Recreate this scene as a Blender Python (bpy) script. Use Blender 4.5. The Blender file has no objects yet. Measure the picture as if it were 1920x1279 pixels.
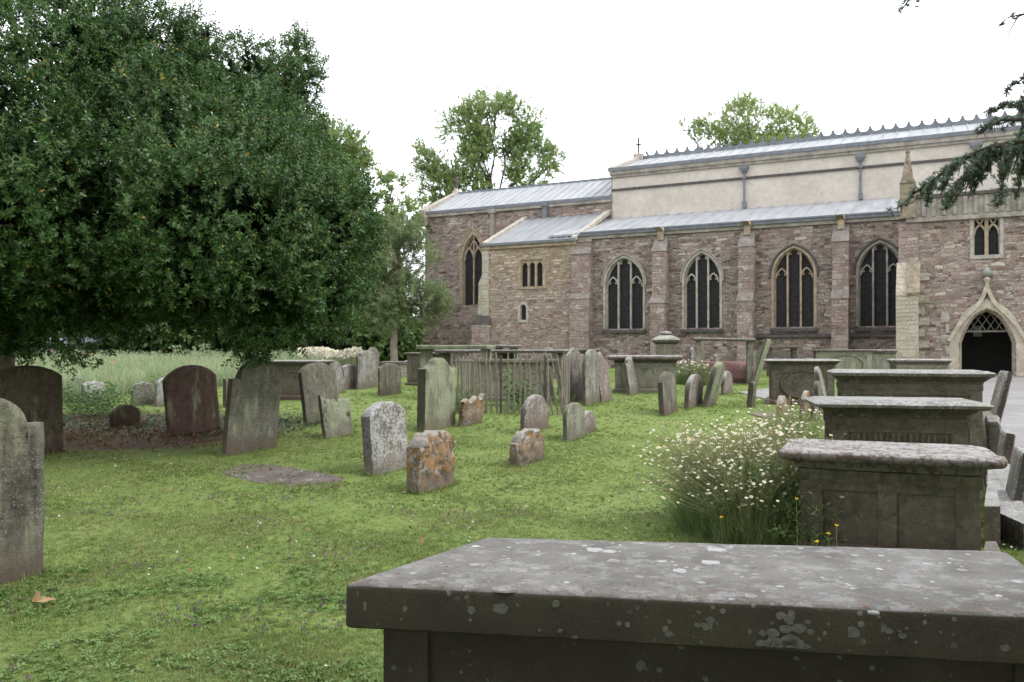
import bpy, math, random
import numpy as np
from mathutils import Vector, Matrix, geometry, noise
sc = bpy.context.scene
R = math.radians
F = 1550.0; EYE = 1.6; HOR = 650.0
PITCH = math.atan((HOR-639.5)/F)
# ------------------------------------------------------------------ camera
cd = bpy.data.cameras.new('camera'); cam = bpy.data.objects.new('camera', cd)
sc.collection.objects.link(cam); sc.camera = cam
cam.location = (0, 0, EYE); cam.rotation_euler = (R(90)+PITCH, 0, 0)
cd.sensor_width = 36; cd.lens = F/1920*36; cd.clip_start = .05; cd.clip_end = 1500
cd.dof.use_dof = True; cd.dof.focus_distance = 3.6; cd.dof.aperture_fstop = 8.0
# ------------------------------------------------------------------ sky and sun
SUN_EL, SUN_AZ = R(48), R(112)          # azimuth from +Y, clockwise
w = bpy.data.worlds.new("World"); sc.world = w; w.use_nodes = True
nt = w.node_tree; nt.nodes.clear()
sky = nt.nodes.new('ShaderNodeTexSky'); sky.sky_type = 'NISHITA'; sky.sun_disc = False
sky.sun_elevation = SUN_EL; sky.sun_rotation = SUN_AZ; sky.air_density = 1.2; sky.dust_density = 4; sky.ozone_density = 1
mix = nt.nodes.new('ShaderNodeMix'); mix.data_type = 'RGBA'
tc = nt.nodes.new('ShaderNodeTexCoord'); nz = nt.nodes.new('ShaderNodeTexNoise'); nz.inputs['Scale'].default_value = 1.6; nz.inputs['Detail'].default_value = 3
cr = nt.nodes.new('ShaderNodeValToRGB')
cr.color_ramp.elements[0].position = .3; cr.color_ramp.elements[0].color = (13.0, 13.6, 14.6, 1)
cr.color_ramp.elements[1].position = .7; cr.color_ramp.elements[1].color = (17.0, 17.2, 17.6, 1)
bg = nt.nodes.new('ShaderNodeBackground'); bg.inputs['Strength'].default_value = .115
wo = nt.nodes.new('ShaderNodeOutputWorld')
L = nt.links.new
L(tc.outputs['Generated'], nz.inputs['Vector']); L(nz.outputs['Fac'], cr.inputs['Fac'])
mix.inputs[0].default_value = .85
L(sky.outputs[0], mix.inputs[6]); L(cr.outputs[0], mix.inputs[7]); L(mix.outputs[2], bg.inputs[0]); L(bg.outputs[0], wo.inputs[0])
sd = bpy.data.lights.new('sun', 'SUN'); sd.energy = 1.5; sd.angle = R(16); sd.color = (1, .96, .9)
so = bpy.data.objects.new('sun', sd); sc.collection.objects.link(so)
sv = Vector((math.sin(SUN_AZ)*math.cos(SUN_EL), math.cos(SUN_AZ)*math.cos(SUN_EL), math.sin(SUN_EL)))
so.rotation_euler = sv.to_track_quat('Z', 'Y').to_euler(); so.location = (0, -20, 30)
sc.view_settings.view_transform = 'Standard'; sc.view_settings.look = 'None'
sc.view_settings.exposure = 0.68; sc.view_settings.gamma = 1
sc.cycles.max_bounces = 6; sc.cycles.diffuse_bounces = 3; sc.cycles.transparent_max_bounces = 4
rnd = random.Random(7); rng = np.random.default_rng(7)

# ------------------------------------------------------------------ geometry of the place
def sstep(a, b, x):
    t = np.clip((x-a)/(b-a), 0, 1); return t*t*(3-2*t)
def g(x, y):                               # height of the ground
    x = np.asarray(x, float); y = np.asarray(y, float)
    z = .58*sstep(7, 34, y)
    z = z + .018*np.sin(x*1.3+y*.4)*np.sin(y*.9-x*.3+1) + .01*np.sin(x*3.1+2)*np.sin(y*2.7)
    return z
def gz(x, y): return float(g(x, y))
def ray(px, py):
    dx = (px-960)/F; dz = -(py-639.5)/F; c, s = math.cos(PITCH), math.sin(PITCH)
    return Vector((dx, c-dz*s, s+dz*c))
def ground_hit(px, py):
    d = ray(px, py); t = 1.0
    for i in range(4000):
        p = d*t
        if EYE+p.z <= gz(p.x, p.y): break
        t += .02
    return Vector((p.x, p.y, gz(p.x, p.y)))
def at(px, py, Y):
    d = ray(px, py); k = Y/d.y; return Vector((d.x*k, Y, EYE+d.z*k))

# ------------------------------------------------------------------ object helpers
def link(o, parent=None):
    sc.collection.objects.link(o)
    if parent: o.parent = parent
    return o
def tag(o, label=None, cat=None, group=None, kind=None):
    if label: o['label'] = label
    if cat: o['category'] = cat
    if group: o['group'] = group
    if kind: o['kind'] = kind
    return o
def thing(name, label, cat, loc=(0, 0, 0), rz=0, group=None):
    o = bpy.data.objects.new(name, None); o.empty_display_size = .2
    link(o); o.location = loc; o.rotation_euler = (0, 0, rz); return tag(o, label, cat, group)
class MB:
    def __init__(s): s.v = []; s.f = []; s.m = []
    def add(s, vs, fs, m=0):
        b = len(s.v); s.v += [tuple(v) for v in vs]; s.f += [tuple(i+b for i in f) for f in fs]; s.m += [m]*len(fs); return s
    def box(s, x0, x1, y0, y1, z0, z1, m=0):
        return s.add([(x0,y0,z0),(x1,y0,z0),(x1,y1,z0),(x0,y1,z0),(x0,y0,z1),(x1,y0,z1),(x1,y1,z1),(x0,y1,z1)],
              [(0,3,2,1),(4,5,6,7),(0,1,5,4),(1,2,6,5),(2,3,7,6),(3,0,4,7)], m)
    def hexa(s, b, t, m=0):                # bottom 4, top 4 points
        return s.add(list(b)+list(t), [(0,3,2,1),(4,5,6,7),(0,1,5,4),(1,2,6,5),(2,3,7,6),(3,0,4,7)], m)
    def prism(s, pts, y0, y1, m=0):        # polygon in x,z pushed along y
        n = len(pts)
        return s.add([(p[0], y0, p[1]) for p in pts]+[(p[0], y1, p[1]) for p in pts],
              [tuple(range(n)), tuple(range(2*n-1, n-1, -1))]+[(i, i+n, (i+1) % n+n, (i+1) % n) for i in range(n)], m)
    def tube(s, pts, rad, k=7, m=0, cap=True):
        pts = [Vector(p) for p in pts]; rad = rad if hasattr(rad, '__len__') else [rad]*len(pts)
        vs = []; fs = []; up = Vector((.3, .2, 1)).normalized()
        for i, p in enumerate(pts):
            t = (pts[min(i+1, len(pts)-1)]-pts[max(i-1, 0)])
            t = t.normalized() if t.length > 1e-9 else Vector((0, 0, 1))
            a = t.cross(up)
            if a.length < .05: a = t.cross(Vector((1, 0, 0)))
            a.normalize(); b = t.cross(a)
            for j in range(k):
                q = 2*math.pi*j/k; vs.append(p+(a*math.cos(q)+b*math.sin(q))*rad[i])
        for i in range(len(pts)-1):
            for j in range(k):
                fs.append((i*k+j, i*k+(j+1) % k, (i+1)*k+(j+1) % k, (i+1)*k+j))
        if cap: fs.append(tuple(range(k-1, -1, -1))); fs.append(tuple((len(pts)-1)*k+j for j in range(k)))
        return s.add(vs, fs, m)
    def lathe(s, prof, k=16, c=(0, 0), m=0):
        vs = [(c[0]+r*math.cos(2*math.pi*j/k), c[1]+r*math.sin(2*math.pi*j/k), z) for r, z in prof for j in range(k)]
        fs = [(i*k+j, i*k+(j+1) % k, (i+1)*k+(j+1) % k, (i+1)*k+j) for i in range(len(prof)-1) for j in range(k)]
        fs.append(tuple((len(prof)-1)*k+j for j in range(k))); fs.append(tuple(range(k-1, -1, -1)))
        return s.add(vs, fs, m)
    def build(s, name, mats, parent=None, smooth=None):
        me = bpy.data.meshes.new(name); me.from_pydata(s.v, [], s.f)
        for mt in (mats if isinstance(mats, (list, tuple)) else [mats]): me.materials.append(mt)
        if any(s.m): me.polygons.foreach_set('material_index', s.m)
        if smooth:
            me.polygons.foreach_set('use_smooth', [True]*len(me.polygons)); me.set_sharp_from_angle(angle=R(smooth))
        me.update()
        o = bpy.data.objects.new(name, me); return link(o, parent)
def quads(name, V, Q, mats, parent=None, MI=None, smooth=False):
    me = bpy.data.meshes.new(name); V = np.asarray(V, np.float32).reshape(-1, 3); Q = np.asarray(Q, np.int32).reshape(-1, 4)
    me.vertices.add(len(V)); me.vertices.foreach_set('co', V.ravel())
    me.loops.add(Q.size); me.loops.foreach_set('vertex_index', Q.ravel())
    me.polygons.add(len(Q)); me.polygons.foreach_set('loop_start', np.arange(0, Q.size, 4, dtype=np.int32))
    for mt in (mats if isinstance(mats, (list, tuple)) else [mats]): me.materials.append(mt)
    if MI is not None: me.polygons.foreach_set('material_index', np.asarray(MI, np.int32))
    if smooth: me.polygons.foreach_set('use_smooth', np.ones(len(Q), bool))
    me.update(calc_edges=True)
    return link(bpy.data.objects.new(name, me), parent)
def frames(Z, roll):
    Z = Z/np.linalg.norm(Z, axis=1, keepdims=True)
    ref = np.where(np.abs(Z[:, 2:3]) < .9, np.array([[0, 0, 1.]]), np.array([[1., 0, 0]]))
    X = np.cross(ref, Z); X /= np.linalg.norm(X, axis=1, keepdims=True); Y = np.cross(Z, X)
    c, s = np.cos(roll)[:, None], np.sin(roll)[:, None]
    return X*c+Y*s, Y*c-X*s, Z
def scatter(T, TQ, P, Z, S, roll=None):
    """copies of template verts T, quads TQ at P along Z"""
    M = len(P); roll = rng.uniform(0, 6.283, M) if roll is None else roll
    X, Y, Zn = frames(np.asarray(Z, float), roll); S = np.broadcast_to(np.asarray(S, float), (M,))
    V = P[:, None]+S[:, None, None]*(T[None, :, 0:1]*X[:, None]+T[None, :, 1:2]*Y[:, None]+T[None, :, 2:3]*Zn[:, None])
    Q = TQ[None]+(np.arange(M)*len(T))[:, None, None]
    return V.reshape(-1, 3), Q.reshape(-1, 4)
def merge(parts):
    V = []; Q = []; MI = []; b = 0
    for i, (v, q, m) in enumerate(parts):
        V.append(v); Q.append(q+b); MI.append(np.full(len(q), m) if np.isscalar(m) else m); b += len(v)
    return np.concatenate(V), np.concatenate(Q), np.concatenate(MI)

# ------------------------------------------------------------------ materials
def rgb(c): return (c[0], c[1], c[2], 1)
class NT:
    def __init__(s, name):
        s.m = bpy.data.materials.new(name); s.m.use_nodes = True; s.t = s.m.node_tree; s.t.nodes.clear()
        s.out = s.n('ShaderNodeOutputMaterial'); s.p = s.n('ShaderNodeBsdfPrincipled'); s.l(s.p.outputs[0], s.out.inputs[0])
        s.tc = s.n('ShaderNodeTexCoord')
    def n(s, k): return s.t.nodes.new(k)
    def l(s, a, b): s.t.links.new(a, b)
    def math(s, op, a, b=None, clamp=False):
        x = s.n('ShaderNodeMath'); x.operation = op; x.use_clamp = clamp
        for i, q in enumerate((a, b)):
            if q is None: continue
            if isinstance(q, (int, float)): x.inputs[i].default_value = q
            else: s.l(q, x.inputs[i])
        return x.outputs[0]
    def noise(s, vec, scale, detail=4, rough=.55, dist=0):
        x = s.n('ShaderNodeTexNoise'); s.l(vec, x.inputs['Vector']); x.inputs['Scale'].default_value = scale
        x.inputs['Detail'].default_value = detail; x.inputs['Roughness'].default_value = rough; x.inputs['Distortion'].default_value = dist
        return x.outputs['Fac']
    def map(s, vec, sc_=(1, 1, 1), loc=(0, 0, 0)):
        x = s.n('ShaderNodeMapping'); s.l(vec, x.inputs[0]); x.inputs['Scale'].default_value = sc_; x.inputs['Location'].default_value = loc
        return x.outputs[0]
    def ramp(s, fac, stops, interp='LINEAR'):
        x = s.n('ShaderNodeValToRGB'); s.l(fac, x.inputs[0]); e = x.color_ramp; e.interpolation = interp
        while len(e.elements) < len(stops): e.elements.new(.5)
        for q, (p, c) in zip(e.elements, stops):
            q.position = p; q.color = rgb(c) if hasattr(c, '__len__') else (c, c, c, 1)
        return x.outputs[0]
    def thr(s, fac, a, b):
        x = s.n('ShaderNodeMapRange'); s.l(fac, x.inputs[0]); x.inputs[1].default_value = a; x.inputs[2].default_value = b
        x.interpolation_type = 'SMOOTHSTEP'; return x.outputs[0]
    def mix(s, fac, a, b, blend='MIX'):
        x = s.n('ShaderNodeMix'); x.data_type = 'RGBA'; x.blend_type = blend
        if isinstance(fac, (int, float)): x.inputs[0].default_value = fac
        else: s.l(fac, x.inputs[0])
        for i, q in ((6, a), (7, b)):
            if hasattr(q, '__len__'): x.inputs[i].default_value = rgb(q)
            else: s.l(q, x.inputs[i])
        return x.outputs[2]
    def bump(s, h, strength=.4, dist=.01, prev=None):
        x = s.n('ShaderNodeBump'); s.l(h, x.inputs['Height']); x.inputs['Strength'].default_value = strength
        x.inputs['Distance'].default_value = dist
        if prev is not None: s.l(prev, x.inputs['Normal'])
        return x.outputs[0]
    def obj_vec(s, jitter=True):
        v = s.tc.outputs['Object']
        if jitter:
            oi = s.n('ShaderNodeObjectInfo'); a = s.n('ShaderNodeVectorMath'); a.operation = 'ADD'
            k = s.math('MULTIPLY', oi.outputs['Random'], 37.0); c = s.n('ShaderNodeCombineXYZ')
            s.l(k, c.inputs[0]); s.l(k, c.inputs[1]); s.l(k, c.inputs[2]); s.l(v, a.inputs[0]); s.l(c.outputs[0], a.inputs[1])
            v = a.outputs[0]
        return v
    def finish(s, col, rough=.9, bump=None, spec=.3):
        if hasattr(col, '__len__'): s.p.inputs['Base Color'].default_value = rgb(col)
        else: s.l(col, s.p.inputs['Base Color'])
        if isinstance(rough, (int, float)): s.p.inputs['Roughness'].default_value = rough
        else: s.l(rough, s.p.inputs['Roughness'])
        s.p.inputs['Specular IOR Level'].default_value = spec
        if bump is not None: s.l(bump, s.p.inputs['Normal'])
        return s.m

def stone(name, c1, c2, white=.3, orange=0., green=0., dark=.3, foot=None, wcol=(.48, .48, .44), spots=16., k=1., side=None, cap=0., edge=.75):
    """weathered gravestone: mottled ground colour, crusts of lichen, algae streaks"""
    n = NT(name); v = n.obj_vec(); raw = n.tc.outputs['Object']
    a = n.noise(v, 2.2*k, 6, .6); b = n.noise(v, 14*k, 6, .65); c = n.noise(v, 70, 4, .6)
    st = n.noise(n.map(v, (7, 7, .7)), 1.6, 5, .6)
    col = n.ramp(a, [(.35, c1), (.65, c2)])
    col = n.mix(n.math('MULTIPLY', n.thr(n.noise(v, 5.5, 7, .72), .53, .62), .5), col, tuple(x*.5 for x in c1))
    col = n.mix(n.math('MULTIPLY', n.thr(st, .5, .72), dark), col, tuple(x*.35 for x in c1))
    col = n.mix(n.math('MULTIPLY', n.thr(b, .42, .7), .35), col, tuple(min(1, x*1.7) for x in c2))
    if green:
        col = n.mix(n.math('MULTIPLY', n.thr(n.noise(n.map(v, (3, 3, 1)), 1.7, 5, .6), .55-.25*green, .72-.2*green), .75), col, (.235, .26, .165))
    vo = n.n('ShaderNodeTexVoronoi'); n.l(v, vo.inputs['Vector']); vo.inputs['Scale'].default_value = spots*2.1
    w1 = n.n('ShaderNodeMix'); w1.data_type = 'RGBA'
    dist = n.math('ADD', vo.outputs['Distance'], n.math('MULTIPLY', n.noise(v, 55, 5, .7), .8))
    pm = n.math('ADD', n.math('MULTIPLY', n.noise(n.map(v, (1, 1, .5)), 4.1, 6, .7), 1.25), -.04)
    size = n.math('ADD', n.math('MULTIPLY', pm, 1.5), -.72+white*.62)
    m = n.math('SUBTRACT', size, dist); m = n.thr(n.math('ADD', m, .42), 0., .06)
    big = n.thr(n.math('ADD', n.noise(v, 6.5, 10, .8), (white-.5)*.26), .54, .6)
    wm = n.math('MAXIMUM', n.math('MULTIPLY', m, .8), n.math('MULTIPLY', big, max(0., min(1., white*1.6))))
    wc = n.mix(n.thr(c, .35, .65), wcol, tuple(x*.62 for x in wcol))
    col = n.mix(n.math('MULTIPLY', wm, .85), col, wc)
    if orange:
        om = n.thr(n.math('ADD', n.noise(n.map(v, (1, 1, .7), (5, 3, 1)), 13, 9, .78), (orange-.5)*.3), .52, .6)
        col = n.mix(n.math('MULTIPLY', om, .8), col, n.mix(c, (.34, .17, .05), (.22, .13, .06)))
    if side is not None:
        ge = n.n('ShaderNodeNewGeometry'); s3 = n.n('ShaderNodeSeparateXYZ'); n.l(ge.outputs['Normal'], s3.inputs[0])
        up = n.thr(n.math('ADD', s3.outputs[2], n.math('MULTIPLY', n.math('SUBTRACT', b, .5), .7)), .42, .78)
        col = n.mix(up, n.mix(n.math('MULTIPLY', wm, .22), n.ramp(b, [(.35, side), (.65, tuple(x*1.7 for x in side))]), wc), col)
    if foot is not None:                       # crust on the weather side up, darker tone on one narrow edge
        s7 = n.n('ShaderNodeSeparateXYZ'); n.l(n.tc.outputs['Normal'], s7.inputs[0])
        if cap:
            ge2 = n.n('ShaderNodeNewGeometry'); s8 = n.n('ShaderNodeSeparateXYZ'); n.l(ge2.outputs['Normal'], s8.inputs[0])
            col = n.mix(n.math('MULTIPLY', n.thr(n.math('ADD', s8.outputs[2], n.math('MULTIPLY', n.math('SUBTRACT', b, .5), 1.2)), .3, .6), cap), col, wc)
        ed = n.math('SUBTRACT', 1.0, n.thr(n.math('ADD', s7.outputs[0], n.math('MULTIPLY', n.math('SUBTRACT', b, .5), .5)), -.8, -.45))
        col = n.mix(n.math('MULTIPLY', ed, edge), col, (.034, .028, .02))
        sp = n.n('ShaderNodeSeparateXYZ'); n.l(raw, sp.inputs[0])
        h = n.math('ADD', sp.outputs[2], n.math('MULTIPLY', a, -.35))
        fm = n.math('SUBTRACT', 1.0, n.thr(h, -.12, .12))
        col = n.mix(n.math('MULTIPLY', fm, .8), col, foot)
    col = n.mix(.5, col, n.ramp(c, [(.3, .62), (.7, 1.25)]), 'MULTIPLY')
    if foot is not None:
        s5 = n.n('ShaderNodeSeparateXYZ'); n.l(raw, s5.inputs[0])
        rows = n.math('SINE', n.math('MULTIPLY', s5.outputs[2], 105)); let = n.thr(n.noise(n.map(raw, (70, 1, 22)), 1, 2, .5), .48, .56)
        msk = n.math('MULTIPLY', n.math('MULTIPLY', n.thr(rows, .0, .4), let), n.math('MULTIPLY', n.thr(s5.outputs[2], .4, .45), n.thr(n.noise(v, 2.5, 2), .42, .55)))
        c = n.math('SUBTRACT', c, n.math('MULTIPLY', msk, .9))
    hgt = n.math('ADD', n.math('MULTIPLY', b, .8), n.math('ADD', n.math('MULTIPLY', c, .3), n.math('MULTIPLY', wm, .35)))
    return n.finish(col, .93, n.bump(hgt, .9, .016), .25)

def foliage(name, cols, rough=.4, trans=.3, spec=.5, nscale=.8, accent=None):
    n = NT(name); ge = n.n('ShaderNodeNewGeometry')
    nzv = n.noise(n.tc.outputs['Object'], nscale, 2, .5)
    f = n.math('ADD', n.math('MULTIPLY', ge.outputs['Random Per Island'], .75), n.math('MULTIPLY', n.thr(nzv, .3, .7), .25))
    k = len(cols); col = n.ramp(f, [(i/(k-1), c) for i, c in enumerate(cols)])
    if accent: col = n.mix(n.thr(ge.outputs['Random Per Island'], .991, .993), col, accent)
    n.finish(col, rough, None, spec)
    tr = n.n('ShaderNodeBsdfTranslucent'); n.l(col, tr.inputs[0]); ms = n.n('ShaderNodeMixShader'); ms.inputs[0].default_value = trans
    n.l(n.p.outputs[0], ms.inputs[1]); n.l(tr.outputs[0], ms.inputs[2]); n.l(ms.outputs[0], n.out.inputs[0])
    return n.m
def plain(name, c, rough=.8, var=.3, scale=8, bump=.3, spec=.3, dist=.01):
    n = NT(name); v = n.obj_vec(); a = n.noise(v, scale, 6, .6); b = n.noise(v, scale*7, 4, .6)
    col = n.ramp(a, [(.3, tuple(x*(1-var) for x in c)), (.7, tuple(min(1, x*(1+var)) for x in c))])
    col = n.mix(.4, col, n.ramp(b, [(.3, .7), (.7, 1.2)]), 'MULTIPLY')
    return n.finish(col, rough, n.bump(n.math('ADD', a, n.math('MULTIPLY', b, .5)), bump, dist), spec)

def masonry(name, cols, course=.145, length=.46, mortar=(.30, .27, .23), msize=.018, cream=0., jitter=.1, dirt=.35):
    n = NT(name); sp = n.n('ShaderNodeSeparateXYZ'); n.l(n.tc.outputs['Object'], sp.inputs[0])
    u = n.math('ADD', sp.outputs[0], sp.outputs[1]); cb = n.n('ShaderNodeCombineXYZ')
    wob = n.math('MULTIPLY', n.math('SUBTRACT', n.noise(n.tc.outputs['Object'], 1.6, 4, .6), .5), .6)
    wob2 = n.math('MULTIPLY', n.math('SUBTRACT', n.noise(n.tc.outputs['Object'], 5, 3, .6), .5), jitter)
    n.l(n.math('ADD', u, wob), cb.inputs[0]); n.l(n.math('ADD', sp.outputs[2], n.math('ADD', n.math('MULTIPLY', wob, .35), wob2)), cb.inputs[1])
    def brick(w, h, off, ms):
        b = n.n('ShaderNodeTexBrick'); n.l(cb.outputs[0], b.inputs['Vector']); b.inputs['Scale'].default_value = 1
        b.inputs['Brick Width'].default_value = w; b.inputs['Row Height'].default_value = h; b.inputs['Mortar Size'].default_value = ms
        b.inputs['Mortar Smooth'].default_value = .6; b.offset = off; b.squash = .7; b.squash_frequency = 3
        b.inputs['Color1'].default_value = (0, 0, 0, 1); b.inputs['Color2'].default_value = (1, 1, 1, 1); b.inputs['Mortar'].default_value = (.5, .5, .5, 1)
        b.inputs['Bias'].default_value = 0
        return b
    b1 = brick(length, course, .43, msize); b2 = brick(length*.62, course*.5, .37, msize*.7)
    sel = n.thr(n.noise(n.tc.outputs['Object'], 1.3, 3, .6), .48, .52)
    fac = n.mix(sel, b1.outputs['Color'], b2.outputs['Color']); mort = n.mix(sel, b1.outputs['Fac'], b2.outputs['Fac'])
    k = len(cols); col = n.ramp(fac, [(.06+.9*i/(k-1), c) for i, c in enumerate(cols)])
    big = n.noise(n.tc.outputs['Object'], .55, 4, .6); fine = n.noise(n.tc.outputs['Object'], 18, 5, .65); md = n.noise(n.tc.outputs['Object'], 3.2, 5, .65)
    col = n.mix(n.math('MULTIPLY', n.thr(md, .45, .66), .4), col, n.ramp(fine, [(.35, (.20, .175, .165)), (.65, (.40, .37, .34))]))
    if cream: col = n.mix(n.math('MULTIPLY', n.thr(n.math('ADD', n.noise(n.tc.outputs['Object'], 2.2, 5, .7), n.math('MULTIPLY', n.math('SUBTRACT', sp.outputs[2], 4.3), .07)), .52, .6), .6), col, n.ramp(fac, [(.1, (.24, .17, .09)), (.9, (.44, .36, .23))]))
    col = n.mix(n.math('MULTIPLY', n.thr(big, .5, .75), dirt), col, (.07, .062, .055))
    col = n.mix(.6, col, n.ramp(fine, [(.3, .5), (.7, 1.35)]), 'MULTIPLY')
    col = n.mix(n.math('MULTIPLY', mort, .4), col, mortar)
    h = n.math('SUBTRACT', n.math('MULTIPLY', fine, .5), n.math('MULTIPLY', mort, 1.0))
    h = n.math('ADD', h, n.math('MULTIPLY', fac, .6))
    return n.finish(col, .92, n.bump(h, 1.0, .05), .25)

M = {}
PUR = [(.10, .062, .052), (.255, .17, .142), (.34, .285, .235), (.16, .102, .086), (.45, .395, .33), (.28, .195, .165)]
M['wall'] = masonry('rubble_wall', PUR)
M['wall_dark'] = masonry('aisle_rubble', [(.075, .047, .04), (.21, .142, .12), (.305, .255, .212), (.12, .076, .065), (.41, .36, .30), (.235, .165, .14)], dirt=.45)
M['wall_cream'] = masonry('vestry_rubble', [(.17, .105, .085), (.27, .18, .15), (.36, .30, .24), (.16, .10, .088), (.44, .38, .31), (.29, .20, .165)], cream=.35, dirt=.2)
M['buttress'] = masonry('buttress_ashlar', [(.20, .14, .12), (.33, .28, .24), (.24, .17, .15), (.30, .22, .19), (.17, .11, .095), (.37, .32, .28)], course=.26, length=.55, msize=.012, jitter=.01, dirt=.35)
M['ashlar'] = masonry('cream_ashlar', [(.37, .33, .25), (.40, .36, .29), (.33, .28, .20), (.38, .35, .29)], course=.3, length=.62, msize=.01, mortar=(.4, .36, .28), jitter=.01, dirt=.12)
M['dress'] = plain('dressed_stone', (.31, .28, .24), .9, .35, 4, .5)
M['dress_gold'] = plain('ochre_dressed_stone', (.28, .22, .155), .9, .4, 4, .5)
M['dress_tan'] = plain('tan_dressed_stone', (.36, .315, .25), .9, .3, 4, .5)
M['pinnacle'] = plain('weathered_pinnacle', (.20, .165, .12), .9, .5, 5, .6)
M['dress_grey'] = plain('grey_dressed_stone', (.235, .21, .18), .9, .4, 3, .5)
M['dress_dark'] = plain('dark_weathered_sill', (.07, .064, .058), .9, .4, 5, .5)
M['plaster'] = plain('lime_render', (.43, .385, .335), .95, .1, .7, .3)
M['lead_dark'] = plain('dark_lead', (.12, .13, .145), .6, .25, 4, .2, .4)
M['iron'] = plain('old_iron', (.05, .045, .04), .7, .4, 20, .3)
M['rail'] = plain('weathered_railing', (.165, .148, .118), .85, .35, 12, .4)
def lead(k=1, nm='lead_roof'):
    n = NT(nm); v = n.tc.outputs['Object']; a = n.noise(n.map(v, (1, .25, .25)), 2.0, 5, .6); b = n.noise(v, 25, 4, .6)
    col = n.ramp(a, [(.3, (.19*k, .197*k, .208*k)), (.7, (.285*k, .293*k, .306*k))]); col = n.mix(.3, col, n.ramp(b, [(.3, .75), (.7, 1.15)]), 'MULTIPLY')
    return n.finish(col, .55, n.bump(b, .15, .01), .4)
M['lead'] = lead(); M['lead_old'] = lead(.72, 'old_lead_roof')
def glass():
    n = NT('leaded_window'); sp = n.n('ShaderNodeSeparateXYZ'); n.l(n.tc.outputs['Object'], sp.inputs[0]); cb = n.n('ShaderNodeCombineXYZ')
    n.l(sp.outputs[0], cb.inputs[0]); n.l(sp.outputs[2], cb.inputs[1])
    b = n.n('ShaderNodeTexBrick'); n.l(cb.outputs[0], b.inputs['Vector']); b.inputs['Scale'].default_value = 1; b.offset = 0
    b.inputs['Brick Width'].default_value = .11; b.inputs['Row Height'].default_value = .085; b.inputs['Mortar Size'].default_value = .008
    b.inputs['Color1'].default_value = (.009, .009, .011, 1); b.inputs['Color2'].default_value = (.024, .024, .027, 1); b.inputs['Mortar'].default_value = (.035, .032, .03, 1)
    return n.finish(b.outputs['Color'], .6, n.bump(n.noise(n.tc.outputs['Object'], 9, 2), .4, .01), .08)
M['glass'] = glass()
M['black'] = plain('dark_timber', (.02, .017, .014), .7, .3, 6, .3)
M['bark'] = plain('bark', (.11, .09, .07), .95, .4, 9, .8, .2, .03)
M['bark_pale'] = plain('pale_bark', (.17, .145, .115), .95, .35, 9, .8, .2, .03)
M['twig'] = plain('twig', (.07, .055, .04), .9, .3, 9, .3)
# ================================================================== ground
def lawn_mat():
    n = NT('lawn_soil_and_turf'); v = n.tc.outputs['Object']
    a = n.noise(v, .35, 5, .6); b = n.noise(v, 2.3, 6, .65); c = n.noise(v, 30, 5, .7)
    col = n.ramp(b, [(.3, (.095, .136, .036)), (.5, (.122, .168, .046)), (.7, (.155, .188, .06))])
    col = n.mix(n.math('MULTIPLY', n.thr(a, .55, .75), .45), col, (.18, .175, .085))
    col = n.mix(.55, col, n.ramp(c, [(.3, .55), (.7, 1.3)]), 'MULTIPLY')
    # bare leaf-littered soil beneath the holly
    sp = n.n('ShaderNodeSeparateXYZ'); n.l(v, sp.inputs[0])
    dx = n.math('DIVIDE', n.math('ADD', sp.outputs[0], 8.0), 4.2); dy = n.math('DIVIDE', n.math('SUBTRACT', sp.outputs[1], 14.6), 2.9)
    r = n.math('ADD', n.math('MULTIPLY', dx, dx), n.math('MULTIPLY', dy, dy)); r = n.math('ADD', r, n.math('MULTIPLY', n.math('SUBTRACT', b, .5), .9))
    soil = n.ramp(c, [(.3, (.045, .032, .022)), (.7, (.12, .085, .06))])
    col = n.mix(n.math('SUBTRACT', 1.0, n.thr(r, .75, 1.1)), col, soil)
    return n.finish(col, .95, n.bump(n.math('ADD', c, b), .6, .02), .1)
xs = np.concatenate([np.linspace(-260, -30, 18), np.linspace(-29, 29, 110), np.linspace(30, 260, 18)])
ys = np.concatenate([np.linspace(-60, -6, 8), np.linspace(-5, 45, 120), np.linspace(47, 420, 24)])
XX, YY = np.meshgrid(xs, ys); ZZ = g(XX, YY); nx = len(xs); ny = len(ys)
I = np.arange(nx*ny).reshape(ny, nx)
Q = np.stack([I[:-1, :-1], I[:-1, 1:], I[1:, 1:], I[1:, :-1]], -1).reshape(-1, 4)
gr = quads('ground', np.stack([XX, YY, ZZ], -1), Q, lawn_mat(), smooth=True); tag(gr, kind='structure')
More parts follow.
